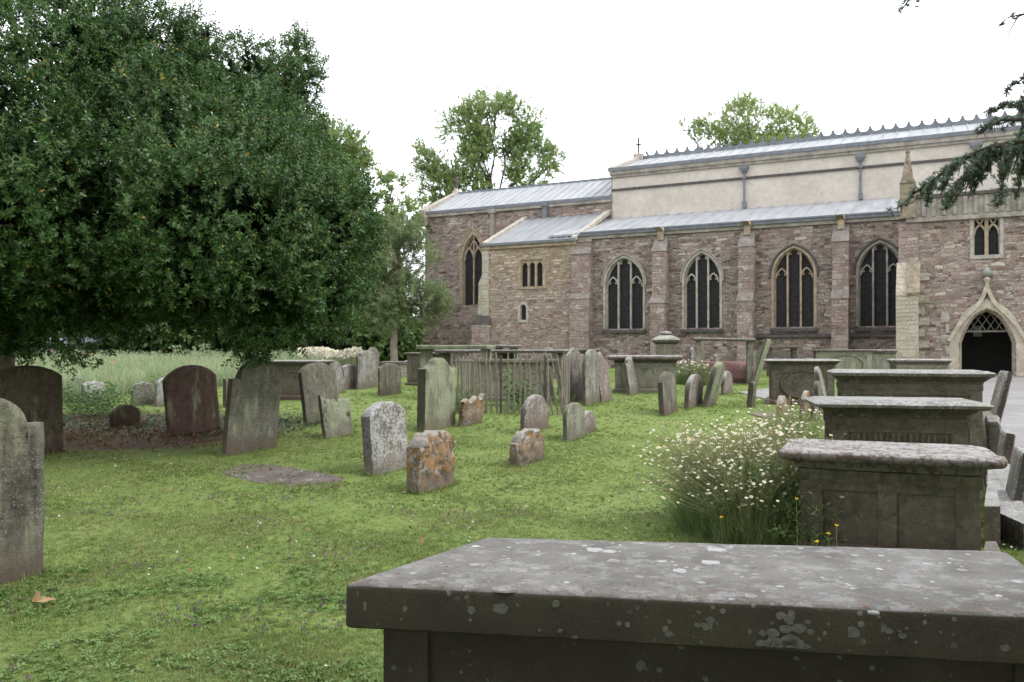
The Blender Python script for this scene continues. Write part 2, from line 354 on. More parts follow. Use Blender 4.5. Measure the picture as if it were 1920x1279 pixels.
# paved path up to the porch
def ribbon(name, a, b, mat, lift=.012, nseg=40):     # a, b: left and right edge polylines
    V = []; n = nseg
    def interp(pl, t):
        k = t*(len(pl)-1); i = min(int(k), len(pl)-2); q = k-i; return [pl[i][j]*(1-q)+pl[i+1][j]*q for j in (0, 1)]
    for i in range(n+1):
        pa = interp(a, i/n); pb = interp(b, i/n)
        for j in range(7):
            x = pa[0]+(pb[0]-pa[0])*j/6; y = pa[1]+(pb[1]-pa[1])*j/6; V.append((x, y, gz(x, y)+lift))
    Iq = np.arange((n+1)*7).reshape(n+1, 7)
    return quads(name, V, np.stack([Iq[:-1, :-1], Iq[:-1, 1:], Iq[1:, 1:], Iq[1:, :-1]], -1).reshape(-1, 4), mat, smooth=True)
def paving():
    n = NT('stone_paving'); v = n.tc.outputs['Object']; br = n.n('ShaderNodeTexBrick'); n.l(n.map(v, (1, 1, 1)), br.inputs['Vector'])
    br.inputs['Scale'].default_value = 1; br.inputs['Brick Width'].default_value = .9; br.inputs['Row Height'].default_value = .6; br.inputs['Mortar Size'].default_value = .012
    br.inputs['Color1'].default_value = (.17, .162, .158, 1); br.inputs['Color2'].default_value = (.21, .202, .198, 1); br.inputs['Mortar'].default_value = (.13, .12, .10, 1)
    c = n.noise(v, 14, 6, .65); col = n.mix(.5, br.outputs['Color'], n.ramp(c, [(.3, .65), (.7, 1.25)]), 'MULTIPLY')
    return n.finish(col, .8, n.bump(c, .3, .01), .3)
M['paving'] = paving()
pth = ribbon('path', [(5.6, 6), (7.2, 12.5), (11.2, 20), (14.6, 26.5), (15.0, 30)], [(11, 4), (13.5, 12.5), (16, 20), (19.5, 26.5), (20.5, 28.5)], M['paving']); tag(pth, kind='structure')

# ================================================================== church
CO = Vector((16.0, 34.0, 0)); CT = math.atan2(-.458, .889)
cs, sn = math.cos(CT), math.sin(CT)
def LP(px, py, yl):                         # pixel onto the plane local y = yl, returns (s, z)
    d = ray(px, py); ax = (d.x*cs+d.y*sn); ay = (-d.x*sn+d.y*cs)
    ox = (-CO.x*cs-CO.y*sn); oy = (CO.x*sn-CO.y*cs)
    t = (yl-oy)/ay; return ox+ax*t, EYE+d.z*t
church = thing('church', 'long medieval stone church with lead roofs, pointed windows and an arched south porch', 'church', CO, CT)
def offset_line(pts, d):                    # open polyline in (x,z), shifted to its left
    out = []
    for i, p in enumerate(pts):
        a = Vector(pts[max(i-1, 0)]); b = Vector(pts[min(i+1, len(pts)-1)]); t = (b-a).normalized(); nrm = Vector((-t.y, t.x))
        if 0 < i < len(pts)-1:
            t1 = (Vector(p)-a).normalized(); t2 = (b-Vector(p)).normalized(); k = 1/max(.55, math.sqrt(max(.0, (1+t1.dot(t2))/2)))
        else: k = 1
        out.append((p[0]+nrm.x*d*k, p[1]+nrm.y*d*k))
    return out
def arch(c, a, zs, za, n=10):               # pointed arch from right spring, over apex, to left spring
    h = za-zs; Rr = (a*a+h*h)/(2*a); th = math.asin(min(1, h/Rr)); th = th if h <= Rr else math.pi-th
    right = [(c+a-Rr+Rr*math.cos(th*i/n), zs+Rr*math.sin(th*i/n)) for i in range(n+1)]
    left = [(2*c-x, z) for x, z in right[:-1]][::-1]
    return right+left
def opening(c, a, z0, zs, za, n=10):        # closed outline: sill right, up, over, down to sill left
    return [(c+a, z0)]+arch(c, a, zs, za, n)+[(c-a, z0)]
def wall(name, outer, holes, y, depth, mat, parent=church):
    mb = MB(); loops = [outer]+holes; vs = [Vector((p[0], p[1], 0)) for lp in loops for p in lp]
    tri = geometry.tessellate_polygon([[Vector((p[0], p[1], 0)) for p in lp] for lp in loops])
    mb.add([(v.x, y, v.y) for v in vs], [tuple(t) for t in tri])
    for lp in loops:
        n = len(lp); mb.add([(p[0], y, p[1]) for p in lp]+[(p[0], y+depth, p[1]) for p in lp], [(i, (i+1) % n, (i+1) % n+n, i+n) for i in range(n)])
    return mb.build(name, mat, parent)
def sweep(mb, pts, prof, m=0):              # pts open outline (x,z); prof list of (offset, y)
    rows = [offset_line(pts, o) for o, _ in prof]; n = len(pts); vs = [(x, prof[r][1], z) for r, row in enumerate(rows) for x, z in row]
    mb.add(vs, [(r*n+i, r*n+i+1, (r+1)*n+i+1, (r+1)*n+i) for r in range(len(prof)-1) for i in range(n-1)], m)
def bar(mb, pts, wd, y0, y1, m=0):          # flat bar of stone following pts
    a = offset_line(pts, wd/2); b = offset_line(pts, -wd/2); n = len(pts)
    vs = [(x, y0, z) for x, z in a]+[(x, y0, z) for x, z in b]+[(x, y1, z) for x, z in a]+[(x, y1, z) for x, z in b]
    fs = []
    for i in range(n-1):
        fs += [(i, i+1, n+i+1, n+i), (2*n+i, 3*n+i, 3*n+i+1, 2*n+i+1), (i, 2*n+i, 2*n+i+1, i+1), (n+i, n+i+1, 3*n+i+1, 3*n+i)]
    fs += [(0, n, 3*n, 2*n), (n-1, 3*n-1, 4*n-1, 2*n-1)]
    mb.add(vs, fs, m)
def window(c, a, z0, zs, za, y, lights, mat, surround=.12, sill=True, hood=True, mul=.075, hoodmat=None, label=None):
    out = opening(c, a, z0, zs, za); 
    mb = MB(); sweep(mb, out, [(-surround-.0, y-.012), (-surround, y-.03), (-.03, y-.03), (.02, y+.10), (.035, y+.12), (.05, y+.24)])
    w_ = mb.build('window', mat, church, 35)
    if label: w_['label'] = label
    gm = MB(); gm.add([(x, y+.22, z) for x, z in out], [tuple(range(len(out)))]); gm.build('pane', M['glass'], w_)
    def top(x):                             # height of the arch at x
        x = abs(x-c); h = za-zs; Rr = (a*a+h*h)/(2*a); q = Rr*Rr-(x-(a-Rr))**2; return zs+math.sqrt(max(q, 0))
    tm = MB(); e = a-.06
    xs_ = [c-e+2*e*i/lights for i in range(1, lights)]
    if lights == 3: xs_ = [c-e*.36, c+e*.36]
    for x in xs_:
        mm = MB(); bar(mm, [(x, z0), (x, (z0+zs)/2), (x, top(x)-.03)], mul, y+.07, y+.2); mm.build('mullion', mat, w_)
    if lights == 3:
        for s in (-1, 1):
            xa, xb = c+s*e*.36, c+s*e; cc = (xa+xb)/2; hw = abs(xb-xa)/2; zb = zs-.12*(za-zs)
            tm = MB(); bar(tm, arch(cc, hw, zb, zb+hw*1.75, 6), .055, y+.08, y+.19)
            for q in (-1, 1): bar(tm, [(cc+q*hw*.98, zb+hw*.45), (cc+q*hw*.45, zb+hw*.62), (cc+q*hw*.5, zb+hw*.95)], .03, y+.1, y+.18)
            tm.build('tracery', mat, w_)
        tm = MB(); hw = e*.36; zb = top(c+hw)-hw*.9; bar(tm, arch(c, hw, zb, zb+hw*1.6, 6), .06, y+.08, y+.19)
        for q in (-1, 1): bar(tm, [(c+q*hw*.95, zb+hw*.4), (c+q*hw*.5, zb+hw*.55), (c+q*hw*.55, zb+hw*.9)], .03, y+.1, y+.18)
    if lights == 2:
        for s in (-1, 1):
            cc = c+s*e/2; hw = e/2; bar(tm, arch(cc, hw, zs, zs+hw*2.3, 7), .09, y+.07, y+.19)
        bar(tm, arch(c, hw*.7, zs+hw*2.2, zs+hw*3.6, 6), .07, y+.08, y+.19)
    if tm.v: tm.build('tracery', mat, w_)
    if sill: MB().hexa([(c-a-surround-.05, y-.14, z0-.2), (c+a+surround+.05, y-.14, z0-.2), (c+a+surround+.05, y+.2, z0-.2), (c-a-surround-.05, y+.2, z0-.2)],
                       [(c-a-surround-.05, y-.14, z0-.1), (c+a+surround+.05, y-.14, z0-.1), (c+a+surround+.05, y+.2, z0+.02), (c-a-surround-.05, y+.2, z0+.02)]).build('sill', M['dress_dark'], w_)
    if hood:
        hm = MB(); pts = [(c+a, zs-.12)]+arch(c, a, zs, za)+[(c-a, zs-.12)]
        sweep(hm, pts, [(-surround-.10, y-.005), (-surround-.09, y-.09), (-surround-.03, y-.09), (-surround, y-.03)]); hm.build('hood_mould', hoodmat or M['dress_grey'], w_)
    return out

# --- aisle wall, four windows, buttresses
zE = 7.05
s_aL = LP(1092, 440, 0)[0]
wins = []
for (xl, xr, ysill, yspr, yap) in [(1136, 1205, 618, 532, 484), (1284, 1349, 615, 524, 475), (1452, 1526, 611, 515, 466), (1611, 1690, 608, 508, 456)]:
    sl, zl = LP(xl, ysill, 0); sr, zr = LP(xr, ysill, 0); z_s = LP((xl+xr)/2, yspr, 0)[1]; z_a = LP((xl+xr)/2, yap, 0)[1]
    wins.append(((sl+sr)/2, (sr-sl)/2, z_s, z_a))
ZS = 2.45
holes = []
for i, (c, a, zs_, za_) in enumerate(wins):
    holes.append(window(c, a, ZS, zs_, za_, 0, 3, [M['dress'], M['dress'], M['dress_gold'], M['dress_grey']][i], hoodmat=M['dress_grey'] if i in (0, 1) else M['dress_dark']))
wall('wall', [(s_aL, 0), (15, 0), (15, zE-.1), (s_aL, zE-.1)], holes, 0, .5, M['wall_dark'])
MB().hexa([(wins[2][0]-2.3, -.16, ZS-.45), (1, -.16, ZS-.45), (1, 0.01, ZS-.45), (wins[2][0]-2.3, 0.01, ZS-.45)],
          [(wins[2][0]-2.3, -.16, ZS-.38), (1, -.16, ZS-.38), (1, 0.01, ZS-.28), (wins[2][0]-2.3, .01, ZS-.28)]).build('string_course', M['dress_dark'], church)
MB().box(s_aL-.1, 1.2, -.11, .25, zE-.22, zE-.06).build('cornice', M['dress_grey'], church)
M['weather'] = plain('weathered_offset', (.17, .148, .13), .9, .4, 4, .4)
def buttress(c, wd, stages, mat=M['buttress'], parent=church, y=0, name='buttress'):
    """stages: list of (z_top, projection) from the ground; each ends in a sloped weathering"""
    b = MB(); z0 = 0
    for i, (zt, pr) in enumerate(stages):
        nx_ = stages[i+1][1] if i+1 < len(stages) else .02
        slope = (pr-nx_)*1.5
        b.hexa([(c-wd/2, y-pr, z0), (c+wd/2, y-pr, z0), (c+wd/2, y+.02, z0), (c-wd/2, y+.02, z0)], [(c-wd/2, y-pr, zt), (c+wd/2, y-pr, zt), (c+wd/2, y+.02, zt), (c-wd/2, y+.02, zt)])
        b.hexa([(c-wd/2-.03, y-pr-.04, zt), (c+wd/2+.03, y-pr-.04, zt), (c+wd/2+.03, y-.003, zt), (c-wd/2-.03, y-.003, zt)],
               [(c-wd/2, y-nx_-.01, zt+slope), (c+wd/2, y-nx_-.01, zt+slope), (c+wd/2, y, zt+slope), (c-wd/2, y, zt+slope)], 1)
        z0 = zt
        wd *= .96
    return b.build(name, [mat, M['weather']], parent)
for px in (1236, 1399, 1576):
    c = LP(px, 560, -.5)[0]
    bt = buttress(c, .66, [(3.6, .85), (6.0, .6), (6.5, .22)])
    h = MB(); h.box(c-.13, c+.13, -.32, -.1, 6.55, 6.95); h.hexa([(c-.16, -.3, 6.95), (c+.16, -.3, 6.95), (c+.16, -.05, 6.95), (c-.16, -.05, 6.95)], [(c-.2, -.62, 7.1), (c+.1, -.62, 7.1), (c+.16, -.05, 7.16), (c-.16, -.05, 7.16)])
    h.build('gargoyle', M['dress_gold'], bt)
c = LP(1087, 560, -.5)[0]
buttress(c, 1.0, [(3.9, .6), (6.1, .42), (6.7, .2)], M['buttress'])

# --- roofs
def roof(name, s0, s1, y0, z0, y1, z1, seam=.62, mat=None, skip=0, sv_=None):
    t = .1; sv_ = sv_ or (s0, s1)
    rf = MB().hexa([(s0, y0, z0-t), (s1, y0, z0-t), (sv_[1], y1, z1-t), (sv_[0], y1, z1-t)], [(s0, y0, z0), (s1, y0, z0), (sv_[1], y1, z1), (sv_[0], y1, z1)]).build(name, mat or M['lead'], church)
    m = MB(); k = int((s1-s0)/seam)
    for i in range(k+1):
        s = s0+.15+i*seam
        if s > s1-.05: break
        m.hexa([(s-.035, y0+.02, z0-.01), (s+.035, y0+.02, z0-.01), (s+.035, y1-.02, z1-.01), (s-.035, y1-.02, z1-.01)],
               [(s-.02, y0+.02, z0+.04), (s+.02, y0+.02, z0+.04), (s+.02, y1-.02, z1+.04), (s-.02, y1-.02, z1+.04)])
    m.build('roll_seams', M['lead'], rf); return rf
s_nL = LP(1148, 322, 4.5)[0]; z_cl = LP(1148, 322, 4.5)[1]
z_rt = LP(1400, 391, 4.5)[1]
roof('aisle_roof', s_nL-1.7, 15, -.05, zE+.1, 4.5, z_rt, .66)
MB().box(s_aL-.05, 15, -.2, -.052, zE-.06, zE+.14).box(s_aL-.05, 15, -.24, -.2, zE+.06, zE+.11).build('gutter', M['lead_dark'], church)
# --- nave clerestory
sNE = 22
wall('clerestory_wall', [(s_nL, 5), (sNE, 5), (sNE, z_cl), (s_nL, z_cl)], [], 4.5, .5, M['plaster'])
MB().box(s_nL-.12, sNE, 4.34, 4.9, z_cl-.22, z_cl-.02).box(s_nL-.06, sNE, 4.4, 4.9, z_cl-.36, z_cl-.222).build('cornice', M['dress_grey'], church)
z_st = LP(1148, 357, 4.5)[1]
MB().box(s_nL-.02, sNE, 4.41, 4.52, z_st-.06, z_st+.05).build('string_course', M['dress_dark'], church)
yR = 8.9; sR, zR = LP(1205, 294, yR)
roof('nave_roof', s_nL, sNE, 4.45, z_cl+.05, yR, zR-.15, .62)
roof('nave_roof', s_nL, sNE, 13.4, z_cl+.05, yR+.004, zR-.15, .62)
MB().box(s_nL-.1, sNE, 4.3, 4.45, z_cl-.02, z_cl+.16).build('gutter', M['lead_dark'], church)
MB().add([(s_nL-.04, 4.5, 5), (s_nL-.04, 13.3, 5), (s_nL-.04, 13.3, z_cl), (s_nL-.04, yR, zR-.1), (s_nL-.04, 4.5, z_cl)], [(0, 1, 2, 3, 4)]).build('gable_wall', M['plaster'], church)
cp = MB(); cp.hexa([(s_nL-.22, 4.35, z_cl-.02), (s_nL+.12, 4.35, z_cl-.02), (s_nL+.12, yR, zR-.22), (s_nL-.22, yR, zR-.22)], [(s_nL-.22, 4.35, z_cl+.2), (s_nL+.12, 4.35, z_cl+.2), (s_nL+.12, yR, zR+.02), (s_nL-.22, yR, zR+.02)])
cp.box(s_nL-.25, s_nL+.3, yR-.25, yR+.25, zR-.3, zR+.16).build('gable_coping', M['dress'], church)
MB().tube([(s_nL, yR, zR), (s_nL, yR, zR+.45)], .05, 6).box(s_nL-.04, s_nL+.04, yR-.05, yR+.05, zR+.3, zR+1.15).box(s_nL-.16, s_nL+.16, yR-.04, yR+.04, zR+.7, zR+.78).build('gable_cross', M['dress_dark'], church)
# ridge cresting
rc = MB(); rc.box(s_nL+.3, sNE, yR-.08, yR+.08, zR-.2, zR+.02); sp_ = .6; k = int((sNE-s_nL-.4)/sp_)
for i in range(k):
    a0 = s_nL+.5+i*sp_
    top = [(a0, zR+.06), (a0+sp_, zR+.06)]
    pts = [(a0, zR-.02), (a0+sp_, zR-.02), (a0+sp_, zR+.13)]+[(a0+sp_/2+(sp_/2-.1)*math.cos(q), zR+.13-.09*math.sin(q)) for q in [math.pi*j/6 for j in range(7)]]+[(a0, zR+.13)]
    rc.prism(pts, yR-.03, yR+.03)
    rc.prism([(a0-.11, zR+.13), (a0+.11, zR+.13), (a0+.05, zR+.2), (a0+.08, zR+.26), (a0, zR+.31), (a0-.08, zR+.26), (a0-.05, zR+.2)], yR-.035, yR+.035)
rc.build('ridge_cresting', M['lead_dark'], church)
for px, yt, yb in ((1395, 312, 388), (1613, 290, 372), (1830, 268, 340)):
    s, zt = LP(px, yt, 4.35); zb = LP(px, yb, 4.35)[1]
    p = MB().tube([(s, 4.38, zb), (s, 4.38, zt)], .055, 8).hexa([(s-.1, 4.28, zt-.3), (s+.1, 4.28, zt-.3), (s+.1, 4.48, zt-.3), (s-.1, 4.48, zt-.3)], [(s-.22, 4.22, zt-.12), (s+.22, 4.22, zt-.12), (s+.22, 4.48, zt-.12), (s-.22, 4.48, zt-.12)]).box(s-.22, s+.22, 4.22, 4.48, zt-.12, zt+.02)
    p.box(s-.1, s+.1, 4.3, 4.49, zt-.62, zt-.52).box(s-.09, s+.09, 4.3, 4.49, zb-.05, zb+.25)
    p.build('downpipe', M['lead_dark'], church, 40)
# --- chancel
s_cL = LP(797, 400, 4.5)[0]; z_ch = LP(797, 402, 4.5)[1]
sl, _ = LP(868, 500, 4.5); sr, _ = LP(906, 500, 4.5); zb_ = LP(886, 572, 4.5)[1]
cwx = (sl+sr)/2+.0; zsp = LP(886, 487, 4.5)[1]; zap = LP(886, 440, 4.5)[1]
ow = window(cwx, (sr-sl)/2, zb_, zsp, zap, 4.5, 2, M['dress_gold'], .2, sill=False, hood=True, hoodmat=M['dress_gold'])
wall('chancel_wall', [(s_cL, 0), (s_nL, 0), (s_nL, z_ch), (s_cL, z_ch)], [ow], 4.5, .5, M['wall'])
MB().add([(s_cL, 4.5, 0), (s_cL, 11.9, 0), (s_cL, 11.9, z_ch), (s_cL, 8.2, z_ch+1.5), (s_cL, 4.5, z_ch)], [(0, 4, 3, 2, 1)]).build('gable_wall', M['wall'], church)
yC = 8.2; sC, zC = LP(867, 363, yC)
roof('chancel_roof', s_cL+.1, s_nL, 4.4, z_ch+.05, yC, zC, .5)
MB().box(s_cL-.1, s_nL, 4.32, 4.398, z_ch-.04, z_ch+.13).box(s_cL+.1, s_nL, yC-.08, yC+.08, zC-.05, zC+.1).build('gutter', M['lead_dark'], church)
MB().box(s_cL-.15, s_nL, 4.36, 4.52, z_ch-.22, z_ch-.042).build('cornice', M['dress_grey'], church)
cp = MB(); cp.hexa([(s_cL-.25, 4.2, z_ch-.1), (s_cL+.14, 4.2, z_ch-.1), (s_cL+.14, yC, zC-.2), (s_cL-.25, yC, zC-.2)], [(s_cL-.25, 4.2, z_ch+.22), (s_cL+.14, 4.2, z_ch+.22), (s_cL+.14, yC, zC+.12), (s_cL-.25, yC, zC+.12)])
cp.box(s_cL-.3, s_cL+.25, 4.12, 4.5, z_ch-.75, z_ch-.1).hexa([(s_cL-.28, yC-.3, zC-.1), (s_cL+.2, yC-.3, zC-.1), (s_cL+.2, yC+.3, zC-.1), (s_cL-.28, yC+.3, zC-.1)], [(s_cL-.1, yC-.1, zC+.35), (s_cL+.05, yC-.1, zC+.35), (s_cL+.05, yC+.1, zC+.35), (s_cL-.1, yC+.1, zC+.35)])
cp.build('gable_coping', M['dress'], church)
MB().box(s_cL-.08, s_cL+.04, yC-.06, yC+.06, zC+.3, zC+1.15).box(s_cL-.07, s_cL+.03, yC-.27, yC+.27, zC+.78, zC+.9).build('gable_cross', M['dress_dark'], church)
buttress(s_cL+.35, .9, [(4.0, .5)], M['wall'], y=4.5)
# --- vestry with lean-to roof
yV = -.25
s_vL, z_v = LP(905, 462, yV); s_vR = LP(1078, 448, yV)[0]
ls = []
vw = MB()
c0 = LP(997, 510, yV)[0]; zlo = LP(997, 537, yV)[1]; zhi = LP(997, 487, yV)[1]; hwv = (LP(1018, 510, yV)[0]-LP(977, 510, yV)[0])/2
sq = [(c0+hwv, zlo), (c0+hwv, zhi), (c0-hwv, zhi), (c0-hwv, zlo)]
c1, zl1 = LP(981, 600, yV); zl2 = LP(981, 578, yV)[1]; zl3 = LP(981, 571, yV)[1]
lan = opening(c1, .17, zl1, zl2, zl3, 5)
wall('vestry_wall', [(s_vL, 0), (s_vR, 0), (s_vR, z_v), (s_vL, z_v)], [sq, lan], yV, .45, M['wall_cream'])
MB().add([(s_vL, yV, 0), (s_vL, 4.5, 0), (s_vL, 4.5, z_v+1.6), (s_vL, yV, z_v)], [(0, 3, 2, 1)]).add([(s_vR, yV, 0), (s_vR, 4.5, 0), (s_vR, 4.5, z_v+1.6), (s_vR, yV, z_v)], [(0, 1, 2, 3)]).build('vestry_side_walls', M['wall_cream'], church)
w3 = MB(); fr = [(c0+hwv, zlo-.02), (c0+hwv, zhi), (c0-hwv, zhi), (c0-hwv, zlo-.02)]
sweep(w3, fr, [(-.16, yV-.012), (-.16, yV-.025), (0, yV-.025), (.04, yV+.12)])
w3.box(c0-hwv-.2, c0+hwv+.2, yV-.05, yV+.2, zlo-.14, zlo-.021)
w3.box(c0-hwv, c0+hwv, yV+.06, yV+.2, zhi-.1, zhi)
w3 = w3.build('window', M['dress_gold'], church)
MB().add([(x, yV+.2, z) for x, z in sq], [(0, 1, 2, 3)]).build('pane', M['glass'], w3)
for k in (-1, 1): MB().box(c0+k*hwv/3-.05, c0+k*hwv/3+.05, yV+.04, yV+.19, zlo, zhi).build('mullion', M['dress_gold'], w3)
tr = MB()
for k in (-1, 0, 1):
    for q in (-1, 1):
        xc = c0+k*hwv*2/3; hw = hwv/3; ap_ = arch(0, hw-.03, zhi-.42, zhi-.11, 6)[:7]
        tr.prism(([(xc+q*hw, zhi-.1), (xc, zhi-.1)]+[(xc+q*x, z) for x, z in ap_[::-1]]+[(xc+q*hw, zhi-.42)])[::q], yV+.06, yV+.18)
tr.build('tracery', M['dress_gold'], w3)
lw = MB(); sweep(lw, lan, [(-.14, yV-.012), (-.14, yV-.02), (0, yV-.02), (.03, yV+.15)]); lw.box(c1-.3, c1+.3, yV-.03, yV+.2, zl1-.12, zl1); lw = lw.build('window', M['dress'], church)
MB().add([(x, yV+.14, z) for x, z in lan], [tuple(range(len(lan)))]).build('pane', M['glass'], lw)
sVr, zVr = LP(990, 411, 4.4)
roof('vestry_roof', s_vL+.3, s_vR-.1, yV-.1, z_v+.08, 4.42, zVr, .6, mat=M['lead_old'])
MB().box(s_vL-.08, s_vR+.06, yV-.2, yV-.02, z_v-.03, z_v+.1).build('gutter', M['lead_dark'], church)
MB().box(s_vL-.05, s_vR+.04, yV-.1, yV+.2, z_v-.2, z_v-.032).build('cornice', M['dress_gold'], church)
for s, nm in ((s_vL+.15, 'verge_coping'), (s_vR-.02, 'verge_coping')):
    MB().hexa([(s-.14, yV-.1, z_v-.0), (s+.14, yV-.1, z_v-.0), (s+.14, 4.46, zVr-.05), (s-.14, 4.46, zVr-.05)], [(s-.14, yV-.1, z_v+.19), (s+.14, yV-.1, z_v+.19), (s+.14, 4.46, zVr+.17), (s-.14, 4.46, zVr+.17)]).build(nm, M['dress'], church)
# quoin buttress at the vestry corner
b = MB(); q0 = s_vL
b.box(q0-.02, q0+.38, yV-.03, yV+.6, 3.2, z_v-.2)
b.hexa([(q0-.34, yV+.1, 3.2), (q0, yV+.1, 3.2), (q0, yV+.75, 3.2), (q0-.34, yV+.75, 3.2)], [(q0-.3, yV+.1, 4.9), (q0, yV+.1, 4.9), (q0, yV+.75, 4.9), (q0-.3, yV+.75, 4.9)])
b.hexa([(q0-.3, yV+.1, 4.9), (q0, yV+.1, 4.9), (q0, yV+.75, 4.9), (q0-.3, yV+.75, 4.9)], [(q0-.02, yV+.1, 5.5), (q0, yV+.1, 5.5), (q0, yV+.75, 5.5), (q0-.02, yV+.75, 5.5)])
b.build('quoin_buttress', M['ashlar'], church)
MB().box(q0-.6, q0+.5, yV-.1, yV+.85, 0, 2.75).hexa([(q0-.6, yV-.14, 2.75), (q0+.55, yV-.14, 2.75), (q0+.55, yV+.85, 2.75), (q0-.6, yV+.85, 2.75)], [(q0-.3, yV-.0, 3.25), (q0+.4, yV-.0, 3.25), (q0+.4, yV+.8, 3.25), (q0-.3, yV+.8, 3.25)], 1).build('buttress', [M['buttress'], M['dress_dark']], church)
# flues and pipes on the chancel
for px, y0_, y1_ in ((922, 392, 460), (1021, 378, 412)):
    s, zt = LP(px, y0_, 4.3); zb = LP(px, y1_, 4.3)[1]
    MB().box(s-.13, s+.13, 4.3, 4.5, zb-1, zt-.25).box(s-.2, s+.2, 4.22, 4.5, zt-.25, zt).build('downpipe', M['dress_grey'] if px < 1000 else M['lead_dark'], church)
# --- south porch
yP = -3.0
s_pL, _ = LP(1713, 500, yP); dc, zd_ap = LP(1852, 577, yP); dhl = LP(1800, 660, yP)[0]; dhr = LP(1903, 660, yP)[0]
dc = (dhl+dhr)/2; da = (dhr-dhl)/2; zd_s = LP(1852, 642, yP)[1]; zd_ap = LP(1852, 580, yP)[1]; s_pR = 2*dc-s_pL
z_pt = LP(1852, 405, yP)[1]
GZ = .5
def ogee(c, a, zs, za, n=8):               # flat-curved arch ending in a point
    pts = []
    for i in range(n*2+1):
        t = i/(n*2); x = a*(1-t); z = zs+(za-zs)*(1-(1-t)**2.5)*.93+(za-zs)*.07*t**6; pts.append((c+x, z))
    return pts+[(2*c-x, z) for x, z in pts[:-1]][::-1]
dout = [(dc+da, GZ-.1)]+ogee(dc, da, zd_s, zd_ap)+[(dc-da, GZ-.1)]
wcs, wz0 = LP(1850, 478, yP); wz1 = LP(1850, 410, yP)[1]; whw = (LP(1876, 440, yP)[0]-LP(1826, 440, yP)[0])/2
wsq = [(wcs+whw, wz0), (wcs+whw, wz1), (wcs-whw, wz1), (wcs-whw, wz0)]
wall('porch_wall', [(s_pL-.1, 0), (s_pR, 0), (s_pR, z_pt), (s_pL-.1, z_pt)], [dout[::1], wsq], yP, .7, M['wall'])
MB().box(s_pL-.1, s_pL+.4, yP+.7, 0, 0, z_pt).box(s_pR-.4, s_pR, yP+.7, 0, 0, z_pt).box(s_pL+.4, s_pR-.4, yP+.7, 0, 3.9, z_pt-.02).build('porch_side_walls', M['wall'], church)
ap = MB(); sweep(ap, dout, [(-.34, yP-.01), (-.34, yP-.04), (-.26, yP-.05), (-.2, yP-.03), (-.04, yP-.03), (-.02, yP+.12), (.02, yP+.16), (.03, yP+.34), (.06, yP+.38), (.06, yP+.6)])
arco = ap.build('door_arch', M['dress_tan'], church, 35)
hd = MB(); hp = []
for i in range(25):
    t = i/24; x = (da+.36)*(1-t)**1.0; base_ = zd_s+.05+(zd_ap+.62-zd_s)*(1-(1-t)**2.0)*.70+(zd_ap+.62-zd_s)*.42*t**7; hp.append((dc+x, base_))
hp = hp+[(2*dc-x, z) for x, z in hp[:-1]][::-1]
bar(hd, hp, .13, yP-.13, yP-.0); fz = hp[24][1]
hd.lathe([(.05, fz-.1), (.07, fz+.1), (.12, fz+.2), (.05, fz+.28), (.09, fz+.38), (.02, fz+.52)], 8, (dc, yP-.1)); hd.build('hood_mould', M['dress_tan'], arco)
gm = MB(); zg = LP(1852, 621, yP)[1]
gm.box(dc-da+.02, dc+da-.02, yP+.42, yP+.46, zg-.03, zg+.03)
for i in range(-6, 7):
    for sg in (-1, 1):
        pts = []
        for j in range(25):
            z = zg+j*.05; x = dc+i*da/3.2+sg*(z-zg)*.62
            if abs(x-dc) < da and z < zd_s+(zd_ap-zd_s)*(1-(abs(x-dc)/da)**2.1)*.98 or (z < zd_s and abs(x-dc) < da): pts.append((x, yP+.44, z))
        if len(pts) > 2: gm.tube([pts[0], pts[-1]], .014, 5)
gm.build('fanlight_grille', M['rail'], church)
MB().box(dc-da-.6, dc+da+.6, -.35, -.25, GZ-.1, 3.7).build('inner_door', M['black'], church)
MB().box(dc-.35, dc-.05, -.37, -.352, 2.0, 2.42).build('notice_paper', plain('notice', (.5, .5, .48), .8, .1), church)
MB().box(s_pL+.4, s_pR-.4, yP-.2, 0, GZ-.2, GZ+.06).build('porch_floor', M['paving'], church)
# porch window
pw = MB(); sweep(pw, [wsq[0], wsq[1], wsq[2], wsq[3]], [(-.1, yP-.012), (-.1, yP-.03), (0, yP-.03), (.04, yP+.1)]); pw.box(wcs-whw-.12, wcs+whw+.12, yP-.05, yP+.2, wz0-.14, wz0)
pw = pw.build('window', M['dress'], church)
MB().add([(x, yP+.18, z) for x, z in wsq], [(0, 1, 2, 3)]).build('pane', M['glass'], pw)
MB().box(wcs-.06, wcs+.06, yP+.03, yP+.17, wz0, wz1).build('mullion', M['dress_gold'], pw)
tr = MB()
for k in (-1, 1):
    cc = wcs+k*whw/2; hw = whw/2; bar(tr, arch(cc, hw-.03, wz1-.55, wz1-.2, 6), .07, yP+.06, yP+.16); bar(tr, [(cc, wz1-.2), (cc-.12, wz1)], .05, yP+.06, yP+.15); bar(tr, [(cc, wz1-.2), (cc+.12, wz1)], .05, yP+.06, yP+.15)
tr.build('tracery', M['dress_gold'], pw)
